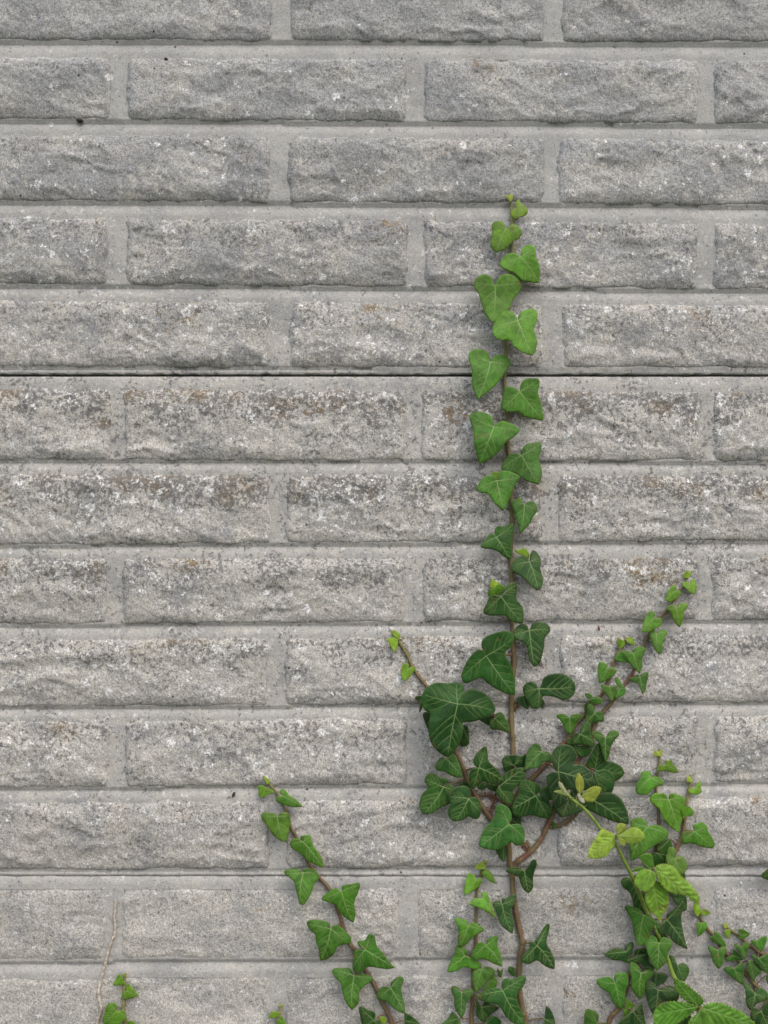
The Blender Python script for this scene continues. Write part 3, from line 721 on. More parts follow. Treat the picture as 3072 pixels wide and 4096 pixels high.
# ---- main vine -------------------------------------------------------------------------------
MAIN_LEAVES = '''
1 0 .92 | 800,190 775,150 736,108! 790,118 826,103! 832,150
1 0 .66 | 905,350 870,372 842,378* 815,340 812,305 840,270 866,258 858,210 895,155! 930,210 975,240 998,285* 985,325 940,350
1 1 .56 | 752,490 745,440 715,405 660,402 612,420* 600,470 608,520 592,600 595,680 625,725 660,738! 740,710 800,660 845,615 900,590 930,530* 910,480 860,442 810,445 775,470
1 1 .56 | 918,795 890,770 830,752 760,775 710,835 697,885* 725,920 780,950 840,970 890,1010 940,1055 1020,1070 1115,1080! 1130,980 1120,880 1085,790 1078,700* 1050,670 1010,662 950,690 920,740
1 1 .52 | 635,1110 610,1050 575,1005 520,992 450,1020 412,1075* 420,1150 460,1205 490,1310 530,1420 580,1490 610,1515! 660,1495 720,1440 790,1370 820,1290 860,1230 915,1150 930,1085* 900,1030 840,1000 770,985 710,1000 670,1040
1 2 .52 | 888,1500 860,1440 820,1405 760,1392 700,1430 640,1520 615,1610* 650,1690 720,1715 800,1718 850,1790 950,1850 1045,1880! 1075,1840 1098,1740 1085,1660 1065,1590 1095,1500 1098,1410* 1060,1375 1000,1380 920,1410 892,1455
1 1 .46 | 585,1960 575,1900 545,1845 490,1822 410,1822 355,1865* 350,1930 372,2000 385,2090 385,2200 400,2260 450,2361! 520,2310 620,2230 690,2150 760,2050 800,1990* 800,1945 770,1905 710,1880 650,1885 605,1920
2 1 .44 | 908,185 870,150 800,130 750,140 735,210 712,300 715,370* 760,400 830,405 890,405 950,450 1040,480 1165,495! 1160,400 1140,300 1110,200 1125,110 1115,50* 1050,40 970,50 920,110
2 1 .42 | 622,575 615,500 580,450 520,420 430,412 362,450* 375,530 405,640 410,750 430,850 465,970! 540,945 620,890 700,820 750,745 830,690 903,610* 860,570 790,530 710,510 650,540
2 1 .40 g.12 | 930,890 890,870 840,868 780,900 730,970 712,1035* 770,1065 870,1088 920,1125 1000,1175 1120,1200! 1150,1100 1140,1000 1115,930 1140,850 1138,755* 1060,752 980,770 925,840
2 2.6 .44 | 655,1170 640,1120 580,1110 510,1135 460,1200 435,1265* 480,1300 560,1315 620,1400 680,1460 730,1495! 770,1420 810,1330 840,1240 890,1170 905,1125* 850,1090 780,1065 710,1065 670,1110
2 1 .72 | 650,1150 600,1100 620,1065! 660,1078 690,1050! 705,1085
2 1 .30 | 960,1430 945,1400 900,1375 850,1385 810,1400* 830,1470 865,1560 885,1650 912,1748! 970,1700 1020,1640 1060,1560 1105,1500* 1095,1450 1060,1400 1020,1398 985,1415
2 0 .7 | 925,1395 880,1378 905,1355! 935,1370
2 1 .24 | 650,1795 640,1770 590,1755 555,1790 510,1850 480,1890* 510,1915 600,1925 680,1960 740,2010 805,2038! 825,1970 810,1880 830,1780 840,1650* 780,1655 720,1680 680,1668 645,1690 630,1740
3 1 .18 g.1 | 1205,-5 1166,-52 1102,-31 1063,25* 1080,70 1130,100 1180,140 1230,190 1270,213! 1300,190 1308,120 1290,50 1293,-10 1285,-45* 1236,-94 1211,-59
2 .5 .72 | 1005,2035 940,1990 890,1975 845,1930! 900,1935 950,1912! 985,1930 1010,1980
3 1.6 .20 | 985,265 960,258 905,262 880,310 850,385* 890,410 960,412 1020,415 1060,450 1110,470 1150,472! 1158,400 1145,340 1100,280 1110,220 1105,175* 1075,158 1030,180 1000,220
3 0 .82 | 935,200 900,195 905,150 920,125! 945,150 970,155! 960,180
3 .6 .52 | 950,262 890,265 888,210! 930,200 960,170 1010,185! 990,230
3 1 .09 | 1205,530 1185,490 1140,485 1095,520 1078,570* 1100,600 1160,625 1190,670 1200,740 1240,810! 1280,790 1305,720 1320,650 1325,590 1365,530* 1340,480 1270,465 1230,475
3 2 .20 | 868,730 840,685 800,685 740,745 690,840 680,895* 710,940 780,915 835,900 880,940 960,990 1030,1020 1088,1028! 1090,940 1075,850 1040,760 1015,705 1060,660 1082,590* 1060,548 1000,540 920,560 850,595 832,640 845,690
3 1 .16 | 1280,985 1255,945 1210,932 1165,965 1160,1010* 1190,1080 1230,1135 1270,1140! 1300,1100 1310,1050 1330,1040 1400,1050 1470,1072 1540,1040 1560,970* 1530,910 1460,872 1390,872 1320,900 1300,950
3 0 .10 | 1300,1060 1292,1110 1312,1140! 1324,1090
3 0 .14 | 1150,1040 1105,1060! 1120,1100 1190,1145! 1205,1100 1180,1050
3 2.5 .12 b=645,1105 | 690,1012 690,965 640,940* 570,948 490,942 420,970 375,1030* 370,1100 392,1150 432,1185 424,1260 425,1340 450,1420 510,1480 567,1512! 620,1470 670,1380 690,1280 685,1250 770,1240 860,1205 930,1160* 910,1090 860,1030 790,995 740,990
5 .5 .08 | 270,0 195,5 200,60 235,150 275,225! 300,150
5 .4 .09 | 520,110 560,115 572,180 575,250! 540,282 500,270 500,200
3 0 .10 | 370,1040 320,1045! 315,1070 345,1090 345,1170! 372,1120
3 1 .26 | 935,1215 900,1235 895,1270* 910,1300 960,1305 1050,1325! 1045,1270 1015,1210 985,1170* 950,1180
3 0 .06 | 930,1180 870,1200 810,1225! 850,1250 895,1270 905,1220
3 0 .84 | 190,600 150,580 125,540! 160,530! 200,575
3 .3 .78 | 178,602 150,588 105,590* 100,610 120,650 150,700! 172,660 180,630
3 .4 .68 | 260,828 265,800 230,785* 212,810 205,880 225,928! 260,905 300,855 312,830* 290,812
5 1 .24 | 385,385 340,375 295,440* 310,480 370,490 420,520 480,540 515,530! 505,470 480,400 450,350* 420,355
5 1.2 .24 | 362,620 360,595 398,580 395,550* 340,545 300,515 240,508 208,550* 215,590 230,625 190,670 165,740 168,800 200,838! 270,830 330,790 400,760 440,720 450,640* 410,592 385,597
5 2 .10 | 570,715 585,660 560,620 510,610 450,630 410,680 405,700* 415,760 400,820 420,880 460,902! 530,885 570,860 610,880 650,870 670,820* 668,760 640,715 600,700
5 2.4 .15 | 655,458 620,440 610,395 640,340 710,285* 725,330 735,400 770,440 820,490 862,572! 790,590 720,580 690,570 640,600 605,632* 580,580 575,520 590,475 625,455
5 .2 .07 | 560,650 500,610 500,580! 550,570 590,620! 580,650
5 .8 .10 | 945,440 880,490 855,440 850,390* 880,360 950,352 1010,362! 1055,345 1050,400 1040,450 990,460
5 1.6 .15 | 818,618 860,520 940,470 1045,460! 1040,520 1000,590 940,640 950,700 930,760* 880,750 830,710 800,660
5 .4 .07 | 825,618 790,590 730,590! 720,620 760,650 805,650
5 .2 .10 | 680,575 640,600 645,630! 690,645 720,620! 715,590
5 1.6 .32 g.1 | 1175,325 1170,290 1140,258 1095,270 1065,310* 1045,380 1038,475! 1100,462 1160,450 1190,410 1240,405 1255,370* 1240,335 1205,322
5 3 .09 g.22 | 1312,490 1275,450 1262,380 1280,310 1340,272* 1420,285 1460,340 1462,390 1440,430 1500,430 1570,480 1610,570* 1600,610 1540,640 1440,635 1390,640 1385,720 1330,780! 1280,750 1250,680 1225,600 1220,530 1260,495
5 1.4 .11 | 1125,690 1160,650 1150,600 1090,575 1030,562* 990,610 985,680 950,740 930,800! 950,850 1020,860 1100,850 1170,870 1230,878! 1255,830 1250,770 1220,720 1170,690
5 2.2 .09 | 1240,605 1180,620 1145,650! 1180,700 1220,730 1260,720!
5 2.4 .30 g.1 | 905,930 925,880 915,820 870,775 820,765* 790,810 785,870 740,920 690,990 660,1080 665,1110! 730,1132 820,1135 880,1100 920,1075 960,1100 1010,1090 1030,1040* 1025,970 990,930 940,925
5 .6 .20 | 860,1105 800,1130 815,1190 862,1240! 878,1190 878,1120
5 .4 .08 | 920,890 930,870 1005,865! 1000,945! 950,935
5 .3 .10 | 900,770 960,790 990,830! 960,870 920,850!
5 1.4 .09 | 1420,640 1500,650 1530,760 1510,820! 1420,850 1340,865! 1310,800 1340,780 1390,720
5 .8 .09 | 1275,750 1300,760 1330,790 1335,870! 1290,820 1265,780!
5 .0 .4 | 1265,915 1250,915 1255,905! 1275,905 1298,930! 1300,950 1280,962
4 0 .84 | 1360,155 1310,145 1312,110! 1350,75! 1375,95 1405,72
4 .3 .60 | 1378,212 1350,190 1310,195 1305,225* 1340,260 1380,300 1415,312! 1440,270 1440,220 1425,175* 1395,165 1378,185
4 .4 .55 | 1225,285 1245,260 1235,230 1210,225* 1175,260 1145,320 1138,370! 1165,388 1215,375 1250,345 1285,310* 1280,282 1250,275
4 .5 .54 | 1245,445 1225,425 1185,418 1145,455* 1180,490 1205,540 1235,600 1272,635! 1295,600 1310,550 1315,490 1345,450 1350,408* 1300,402 1255,420
4 .6 .52 | 1020,545 1035,510 1010,480 975,485* 945,530 920,590 903,680! 970,682 1030,655 1085,620 1102,580* 1085,545 1050,540
4 .5 .48 | 1045,700 1030,670 1000,660 972,685* 990,740 1010,800 1035,860 1072,898! 1105,870 1108,800 1125,745 1152,690* 1120,662 1070,670
4 0 .70 | 690,850 665,810 665,742! 695,755 735,790* 720,830
4 0 .68 | 745,760 790,728* 815,750 842,815! 800,805 760,785
4 .9 .46 | 820,895 825,850 860,830 905,828 935,850* 925,890 905,950 905,1020 880,1088! 840,1055 795,1010 760,950 720,905 700,880* 740,868 790,872
4 .3 .42 | 690,870 645,920 640,955* 680,970 740,985 775,980! 740,930 710,895
4 .5 .44 | 560,1045 565,1010 530,985 490,980* 475,1010 475,1090 485,1185! 530,1170 580,1140 630,1105 655,1060* 630,1038 590,1030
4 .6 .32 | 885,1130 870,1105 830,1120 782,1145* 820,1175 860,1190 885,1230 910,1292! 940,1250 950,1180 968,1120 960,1080* 925,1085 890,1105
4 1 .38 | 585,1220 540,1205 500,1205! 525,1260 570,1320 610,1368! 640,1300 660,1230 665,1210! 620,1215
4 .3 .36 | 690,1235 650,1190 640,1140 660,1132! 690,1160 710,1200 745,1250* 735,1290 690,1320 640,1340! 640,1280 660,1250
4 .8 .36 | 400,1340 370,1335 345,1290* 375,1285 410,1300 420,1320 460,1318 512,1340! 500,1385 450,1395 420,1385 375,1365
4 .3 .30 | 385,1370 345,1390 335,1440 350,1470! 380,1440 395,1390
4 .8 .26 | 440,1485 440,1420 400,1390* 370,1410 370,1460 350,1530 340,1590! 385,1620 420,1580 470,1565 525,1560* 525,1510 500,1465 460,1468
4 .6 .38 | 192,1525 150,1495 90,1492 65,1515* 100,1550 130,1590 150,1650 195,1690! 230,1660 245,1600 280,1550 312,1500* 260,1490 215,1500
4 1.4 .22 | 300,1690 295,1640 320,1590 370,1570* 395,1600 400,1650 405,1700 440,1780* 420,1815 350,1795 290,1790 220,1790! 215,1740 235,1690 270,1675
4 2 .28 | 545,1720 500,1670 440,1660 412,1690* 450,1740 490,1790 510,1860 550,1970! 580,1900 600,1810 640,1740 678,1690* 650,1658 590,1660
4 .5 .17 | 230,1780 190,1725 165,1760! 175,1810 240,1850 270,1895 320,1915* 380,1890 410,1840! 350,1800 290,1800
4 .9 .12 | 440,2045 380,2010 355,1990* 400,1890 450,1800 480,1780! 510,1850 540,1960 480,2010
4 1.4 .15 | 440,2040 500,1985 560,1955 640,1970 700,2010 730,2070! 690,2120 630,2150 560,2120 480,2070
6 2 .14 g.12 | 62,318 110,300 190,303 240,350 248,420* 215,510 150,540! 80,470 60,400
6 1.6 .13 | 20,560 110,520 215,510 300,560 350,650 378,740 372,790! 290,785 180,745 60,690 -20,630
'''
main_vine = vine('ivy_vine', 'tall branching ivy with dark old leaves at its fork and one straight shoot climbing highest', (2090, 4700), [
    ([(1, 805, 105), (1, 815, 250), (1, 825, 420), (1, 826, 620), (1, 825, 740), (1, 810, 960), (1, 775, 1400), (1, 755, 1720), (1, 757, 1900), (1, 740, 2150), (2, 742, 60), (2, 765, 430), (2, 775, 600), (2, 780, 800), (2, 802, 950), (2, 832, 1200), (2, 815, 1340), (2, 825, 1560), (2, 820, 1700), (2, 812, 2000), (2, 818, 2190),
      (3, 1066, 120), (3, 1069, 400), (3, 1070, 500), (3, 1080, 650), (3, 1085, 800), (3, 1070, 1000), (3, 1065, 1200), (3, 1071, 1360), (5, 935, 200), (5, 936, 345), (5, 915, 600), (5, 895, 850), (5, 902, 1080), (5, 910, 1240), (7, 940, 200), (7, 955, 420), (7, 985, 600), (7, 1020, 780), (7, 1040, 880), (7, 1022, 1000), (7, 1010, 1180), (7, 1015, 1350), (7, 1040, 1500), (7, 1070, 1650), (7, 1065, 2200), (7, 1010, 3200), (7, 1030, 4200), (7, 1000, 4990)],
     .0013, .0028, BROWN, (1, .3)),
    ([(3, 140, 540), (3, 190, 620), (3, 250, 720), (3, 290, 810), (3, 350, 900), (3, 400, 965), (3, 470, 1120), (5, 420, 160), (5, 460, 310), (5, 520, 450), (5, 560, 570), (5, 620, 670), (5, 690, 790), (5, 760, 890), (5, 840, 1000), (5, 900, 1130)], .0011, .0024, BROWN, (.8, .15)),
    ([(4, 745, 735), (4, 720, 820), (4, 660, 900), (4, 620, 1020), (4, 570, 1180), (4, 500, 1310), (4, 350, 1480), (4, 250, 1600), (4, 200, 1690), (5, 1370, 245), (5, 1240, 395), (5, 1180, 460), (5, 1085, 560), (5, 1000, 650), (5, 905, 800)], .0008, .0025, BROWN, (.5, .05)),
    ([(4, 1388, 88), (4, 1300, 250), (4, 1210, 380), (4, 1150, 470), (4, 1080, 550), (4, 970, 715), (4, 920, 815), (4, 820, 1075), (4, 720, 1220), (4, 600, 1385), (4, 520, 1475), (4, 435, 1610), (4, 400, 1760), (4, 290, 1930), (4, 180, 2120), (5, 1290, 760), (5, 1268, 850), (5, 1220, 940), (5, 1170, 1050), (5, 1090, 1150), (5, 985, 1230), (7, 945, 170)], .0008, .0026, RED, (.6, .05)),
    ([(5, 1450, 862), (5, 1380, 905), (5, 1310, 942), (5, 1240, 950)], .0008, .0011, RED, (0, 0)),
    ([(5, 1027, 1080), (5, 1045, 1105), (5, 1072, 1148)], .0008, .0010, RED, (0, 0)),
    ([(5, 792, 690), (5, 770, 750), (5, 742, 832), (5, 735, 860)], .0007, .0010, RED, (0, 0)),
    ([(5, 590, 690), (5, 680, 685), (5, 760, 690), (5, 850, 740), (5, 905, 790)], .0009, .0012, RED, (0, 0)),
    ([(3, 870, 1192), (3, 940, 1212), (3, 1010, 1245), (3, 1060, 1280)], .0009, .0012, BROWN, (0, 0)),
    ([(3, 1105, 1100), (3, 1085, 1130), (3, 1070, 1140)], .0008, .0010, OLIVE, (.4, .2)),
], MAIN_LEAVES, hair=90)

# ---- shoot leaning left, its foot right of the dry twig ---------------------------------------
vine('ivy_vine', 'slim unbranched ivy shoot of single-file green leaves slanting towards the dried brown bud', (1640, 4700), [
    ([(9, 352, 180), (9, 400, 260), (9, 440, 310), (9, 520, 400), (9, 600, 560), (9, 650, 660), (9, 710, 860), (9, 780, 980), (9, 900, 1250), (9, 960, 1360), (9, 1080, 1520), (9, 1220, 1680), (10, 600, 360), (10, 640, 480), (10, 700, 640), (10, 755, 725), (10, 850, 900), (10, 940, 1040), (10, 1010, 1200), (10, 1060, 1300), (10, 1110, 1425), (10, 1190, 1900), (10, 1230, 2800), (10, 1200, 3900), (10, 1230, 4765)], .0009, .0023, (.145, .085, .055), (.7, .1))],
'''
9 0 .84 | 390,285 355,225 350,175! 400,215 440,240! 415,275
9 .2 .62 | 378,340 360,315 310,302 272,320* 282,370 280,430 315,468! 365,455 420,420 480,400* 460,365 410,345
9 .5 .50 | 600,445 560,410 570,370 610,355* 650,385 690,440 780,495 860,580! 770,592 680,580 580,545 525,520 512,475* 540,445
9 .6 .50 | 528,715 500,680 440,668 350,668 318,705* 340,770 400,840 450,930 530,1010 610,1050! 655,1010 680,900 695,800 690,710* 660,670 600,660 555,680
9 .6 .46 | 870,1050 830,1020 770,1005 720,1030 700,1090* 740,1150 830,1200 900,1280 1000,1340 1130,1390! 1120,1280 1070,1190 1010,1110 985,1030 960,970* 900,965 840,985 835,1012
9 .7 .43 | 872,1465 830,1425 740,1415 640,1430 625,1470* 680,1520 750,1580 770,1660 800,1780 830,1870! 870,1885 940,1800 990,1690 1010,1610 1070,1550 1070,1480* 1010,1420 930,1408 880,1425
10 .8 .42 | 630,165 580,135 520,165 450,235* 510,270 580,295 620,370 680,420 740,455! 760,380 750,270 780,190 805,110* 790,85 720,98 640,115
10 .8 .38 | 530,520 510,465 440,440 330,440 305,470* 340,540 380,570 390,640 415,710 430,815! 500,800 560,750 590,690 640,670 700,660* 720,610 680,560 620,500 560,485
10 1.4 .33 | 855,720 800,690 790,640* 850,630 880,585 910,570* 945,600 965,680 1030,760 1080,830 1128,885! 1060,900 960,885 880,880 810,930 760,930 738,890* 745,800 760,730 810,715
10 .8 .35 | 750,965 710,895 640,895 552,908* 570,980 620,1030 640,1110 670,1210 730,1280! 790,1220 800,1120 850,1060 910,1020 925,990* 870,955 810,940
10 .8 .32 g.1 | 1095,1080 1100,1030 1150,985 1200,975* 1220,1010 1195,1080 1205,1150 1225,1230 1230,1320! 1150,1290 1090,1240 1040,1200 970,1180* 980,1110 1040,1065
10 .9 .12 | 940,1390 950,1320 880,1285 805,1262* 810,1350 830,1440! 900,1480 1000,1460* 990,1390
10 .3 .80 | 1020,1420 985,1370 1010,1350! 1060,1365! 1045,1415
10 .6 .13 | 1228,1390 1230,1315! 1300,1350 1370,1420! 1330,1480 1235,1470!
10 .6 .2 | 1150,1640 1080,1560 960,1600! 1000,1700 1060,1830! 1150,1760 1260,1750! 1230,1650
10 .6 .15 | 1260,1940 1200,1870 1100,1900! 1140,2010 1230,2140! 1320,2060 1390,1960! 1330,1880
''', hair=18)

# ---- short shoot left of the main stem ---------------------------------------------------------
vine('ivy_vine', 'short ivy shoot with pale pointed tips standing close beside the main stem', (1890, 4700), [
    ([(7, 700, 105), (7, 680, 150), (7, 655, 190), (7, 630, 320), (7, 605, 450), (7, 600, 600), (7, 605, 800), (7, 600, 900), (7, 572, 1100), (7, 575, 1200), (7, 570, 1450), (7, 560, 1650), (7, 600, 2300), (7, 560, 3300), (7, 620, 4300), (7, 600, 5000)], .0008, .0021, (.15, .08, .05), (.5, .1))],
'''
7 0 .86 | 690,130 680,100! 715,100! 705,125
7 .2 .68 | 695,180 640,185 590,175! 615,135 660,112! 690,140
7 .5 .60 b=700,205 | 672,190 657,215* 665,240 700,270 740,300 792,318! 775,270 750,220 715,188*
7 .5 .62 | 600,285 590,245 560,222 525,230* 505,300 490,360 495,425! 540,410 590,375 640,330 660,290* 640,262 615,270
7 .6 .56 | 660,460 650,420 690,397* 715,420 730,480 760,550 793,645! 720,600 660,560 610,540 545,515* 560,480 610,455
7 .7 .48 | 530,715 520,670 470,655 405,648* 420,710 438,760 430,830 440,915! 490,910 540,860 590,810 640,785 675,755* 630,715 570,685
7 1.5 .42 | 695,905 670,875 620,885 590,930 558,1010* 600,1040 670,1030 720,1050 790,1085 848,1103! 845,1030 825,960 800,900 808,820* 770,820 710,850
7 .8 .40 | 495,1005 520,960 480,930 430,905* 405,930 400,990 360,1060 335,1130! 340,1155 420,1145 480,1110 540,1120 600,1130 650,1090* 600,1040 540,1010
7 1.5 .42 g.1 | 660,1125 590,1135! 570,1180 575,1260 600,1345! 650,1310 700,1260 770,1190* 775,1140 720,1108 680,1112
7 .8 .44 | 740,1240 780,1200 805,1250! 780,1310 720,1345 670,1330! 700,1280
7 .8 .30 g.1 | 465,1350 440,1305 380,1295* 370,1340 395,1400 400,1480 430,1550 465,1592! 500,1530 510,1450 550,1400 585,1345* 550,1318 500,1320
7 .7 .13 | 655,1490 600,1400! 605,1480 610,1570 680,1635! 740,1560 800,1520 820,1490! 740,1460 690,1430
7 .3 .17 | 835,1150 805,1120! 815,1200 845,1210! 858,1115!
7 .8 .12 | 690,1650 730,1590 780,1575! 830,1610 845,1680! 760,1700
7 .8 .30 | 440,1600 420,1570 375,1530! 340,1590 280,1650! 340,1700 440,1700! 450,1620
7 .6 .2 | 560,1800 480,1730 380,1750! 430,1850 500,1990! 600,1890 690,1830! 640,1750
''', hair=16)
# leaves borne on the lower main stem
MAIN_LOW = '''
7 1 .19 g.12 | 848,515 825,480 760,505* 785,560 815,640 850,720 945,785! 960,700 940,600 930,560 965,520 985,450* 970,422 920,435 880,460 850,460
7 .9 .15 | 1180,905 1160,870 1200,810 1240,745 1285,700* 1298,740 1280,820 1270,880 1310,960 1345,1050 1340,1125! 1280,1110 1230,1080 1180,1045 1100,1080 1040,1050* 1040,1010 1080,960 1110,920 1110,875 1140,870
7 1.5 .12 | 1060,195 1010,165 950,162 890,195* 930,225 1000,250 1020,300 1050,370 1100,405! 1140,360 1140,280 1150,220 1175,140 1165,95* 1130,100 1100,150
7 1.8 .24 g.08 | 855,1335 845,1270 880,1220 940,1230 1000,1205 1070,1205* 1050,1290 990,1370 1000,1450 1040,1550 1060,1650! 960,1640 880,1570 840,1500 800,1465 730,1450 605,1390* 660,1350 750,1310 820,1310
7 .4 .2 | 910,1110 905,1150! 960,1200 972,1170! 960,1115 930,1105
7 .8 .10 | 1250,1600 1265,1480! 1300,1500 1340,1580 1355,1660! 1300,1720 1235,1680!
7 1 .1 | 1060,1900 1000,1830 900,1850! 950,1960 1040,2100! 1130,2000 1220,1940! 1150,1840
'''
mp = [np.array([v.co for v in c.data.vertices])[::9] + np.array(main_vine.location) for c in main_vine.children if c.name.startswith('stem')]
for pts, fl, base, layer, age, gray_sheen in parse(MAIN_LOW):
    make_leaf(main_vine, pts, fl, base, age_col(age, gray_sheen, LR), layer, mp[:1])

# ---- shoots behind the bramble ------------------------------------------------------------------
vine('ivy_vine', 'forked ivy shoot with two pale tips, growing up behind the bramble', (2420, 4700), [
    ([(6, 668, 105), (6, 660, 240), (6, 640, 370), (6, 630, 480), (6, 650, 660), (6, 655, 800), (6, 640, 960), (6, 620, 1080), (8, 640, 0), (8, 620, 200), (8, 640, 400), (8, 620, 640), (8, 560, 730), (8, 470, 850), (8, 440, 1000), (8, 370, 1160), (8, 290, 1289), (8, 250, 1800), (8, 280, 2800), (8, 250, 3700), (8, 260, 4335)], .0010, .0024, (.16, .08, .05), (.7, .1)),
    ([(6, 950, 345), (6, 930, 480), (6, 910, 640), (6, 895, 750), (6, 870, 900), (6, 820, 1020), (6, 760, 1130), (8, 760, 60), (8, 640, 290)], .0010, .0022, (.21, .12, .06), (.9, .2))],
'''
6 0 .90 | 650,172 612,165 620,115! 650,130 685,110! 680,170
6 .4 .60 | 720,250 710,215 745,215 770,195* 780,240 815,275 835,322! 780,322 720,305 670,310 640,300* 650,270 690,250
6 .6 .50 | 580,370 590,335 560,312 510,310* 490,345 490,380 455,420 442,470 455,515! 510,525 560,515 600,470 650,445 695,430* 680,385 640,362 600,362
6 .8 .52 | 748,575 720,525 660,512 600,525 577,575* 610,620 660,655 690,730 750,810 835,865! 855,790 875,730 880,680 900,600 890,555* 840,530 780,515 748,530
6 1.6 .56 | 880,740 862,680 880,650 930,632 970,670! 965,715 920,725
6 0 .90 | 945,412 910,405 935,350! 950,370 970,410!
6 .3 .62 | 985,465 1000,430 1030,405* 1045,440 1040,470 1055,500! 1010,522 950,515 925,490* 950,470
6 .7 .47 | 985,865 970,820 1010,790 1060,785 1098,820* 1105,860 1140,910 1165,980 1150,1015! 1080,1010 1000,985 940,970 890,978 868,940* 880,880 930,855
6 .9 .44 g.05 | 545,825 540,780 500,745 440,742 400,780* 400,850 390,930 390,1030 400,1130! 450,1110 520,1060 600,1000 690,950 740,890* 710,840 640,805 580,810
6 1.6 .56 g.25 | 810,1115 815,1050 790,1015 750,1015 735,1060 722,1130* 750,1200 800,1255 850,1270! 900,1230 912,1170 890,1110* 850,1088 825,1095
6 .4 .26 | 760,930 780,1000! 740,1070 680,1065 640,1040! 660,970
6 .6 .24 g.1 | 640,1060 600,1060 580,1110! 600,1160 650,1185 720,1150! 730,1090 680,1070
8 .5 .18 | 480,40 430,30 395,60! 410,110 460,150 490,210 510,290 590,320! 575,220 540,150 500,80
8 1 .32 | 590,355 560,310 500,285 435,275* 450,330 490,400 500,480 520,560 545,612! 600,600 640,530 660,470 690,420* 660,370 620,340
8 1 .34 | 640,340 690,400 720,440 690,480! 660,460
8 .8 .22 g.2 | 790,395 790,350 840,310 890,270 925,240* 935,290 915,360 920,450 940,550 965,640! 890,610 840,570 800,520 740,515 695,490* 700,465 740,430
8 .4 .20 g.2 | 830,170 880,160 950,180 960,300! 930,320 870,260 850,230
6 .8 .24 g.1 | 830,1290 890,1240! 900,1310 870,1330!
8 1.5 .40 | 720,595 700,550 650,530 600,590* 615,640 640,720 670,780 700,828! 740,800 780,760 800,680 835,600* 820,570 770,545 735,560
8 .5 .16 | 440,670 430,620 490,580! 505,620 495,660 490,690 450,720 460,760 400,745 320,735 255,695! 300,655 370,635
8 .5 .16 | 450,740 520,700 620,690! 640,760 680,800 670,840! 610,820 560,770 490,770
8 1.2 .36 | 570,850 555,800 510,765 475,770* 470,830 490,900 490,980 530,1050 560,1075! 600,1010 605,930 650,890 685,845* 650,825 610,825
8 1 .46 g.12 | 345,940 310,890 240,890 190,920* 230,985 290,1020 320,1090 395,1165! 430,1090 430,1010 455,940 445,860 400,848* 340,870
8 .7 .16 g.2 | 715,1000 680,940 610,930* 605,990 620,1080 650,1170 690,1220! 740,1110 800,1080 870,1050 860,1000* 790,975 740,980
8 .5 .20 g.1 | 880,780 850,710 810,695! 830,800 870,900 940,920! 975,860 975,800* 930,765
8 .5 .62 | 420,1180 450,1060! 475,1100 515,1120! 480,1170 430,1225
8 1 .12 | 500,1180 540,1130 570,1095! 590,1200 605,1310! 480,1330 375,1290! 420,1230
8 .8 .30 | 190,1290 200,1210 120,1160* 95,1170 80,1240 90,1340! 200,1340 280,1290*
8 .0 .10 | 600,140 540,160 520,230! 580,290 640,300! 660,220
8 .0 .10 | 730,480 690,520 660,640! 720,680 800,640! 790,540
8 .0 .12 | 560,640 520,660 510,730! 580,760 640,700! 620,650
8 .0 .10 | 700,850 660,900 690,960! 760,940 800,880! 760,850
8 .0 .11 | 780,960 760,1040 800,1120! 870,1100 900,1020! 850,970
8 .0 .10 | 900,1180 860,1230 880,1320! 960,1300 1000,1220!
8 .0 .12 | 820,20 790,110 840,190! 930,190 950,90! 900,20
8 .8 .2 | 270,1600 210,1520 110,1540! 160,1640 240,1760! 320,1670 400,1620! 340,1530
''', hair=16)

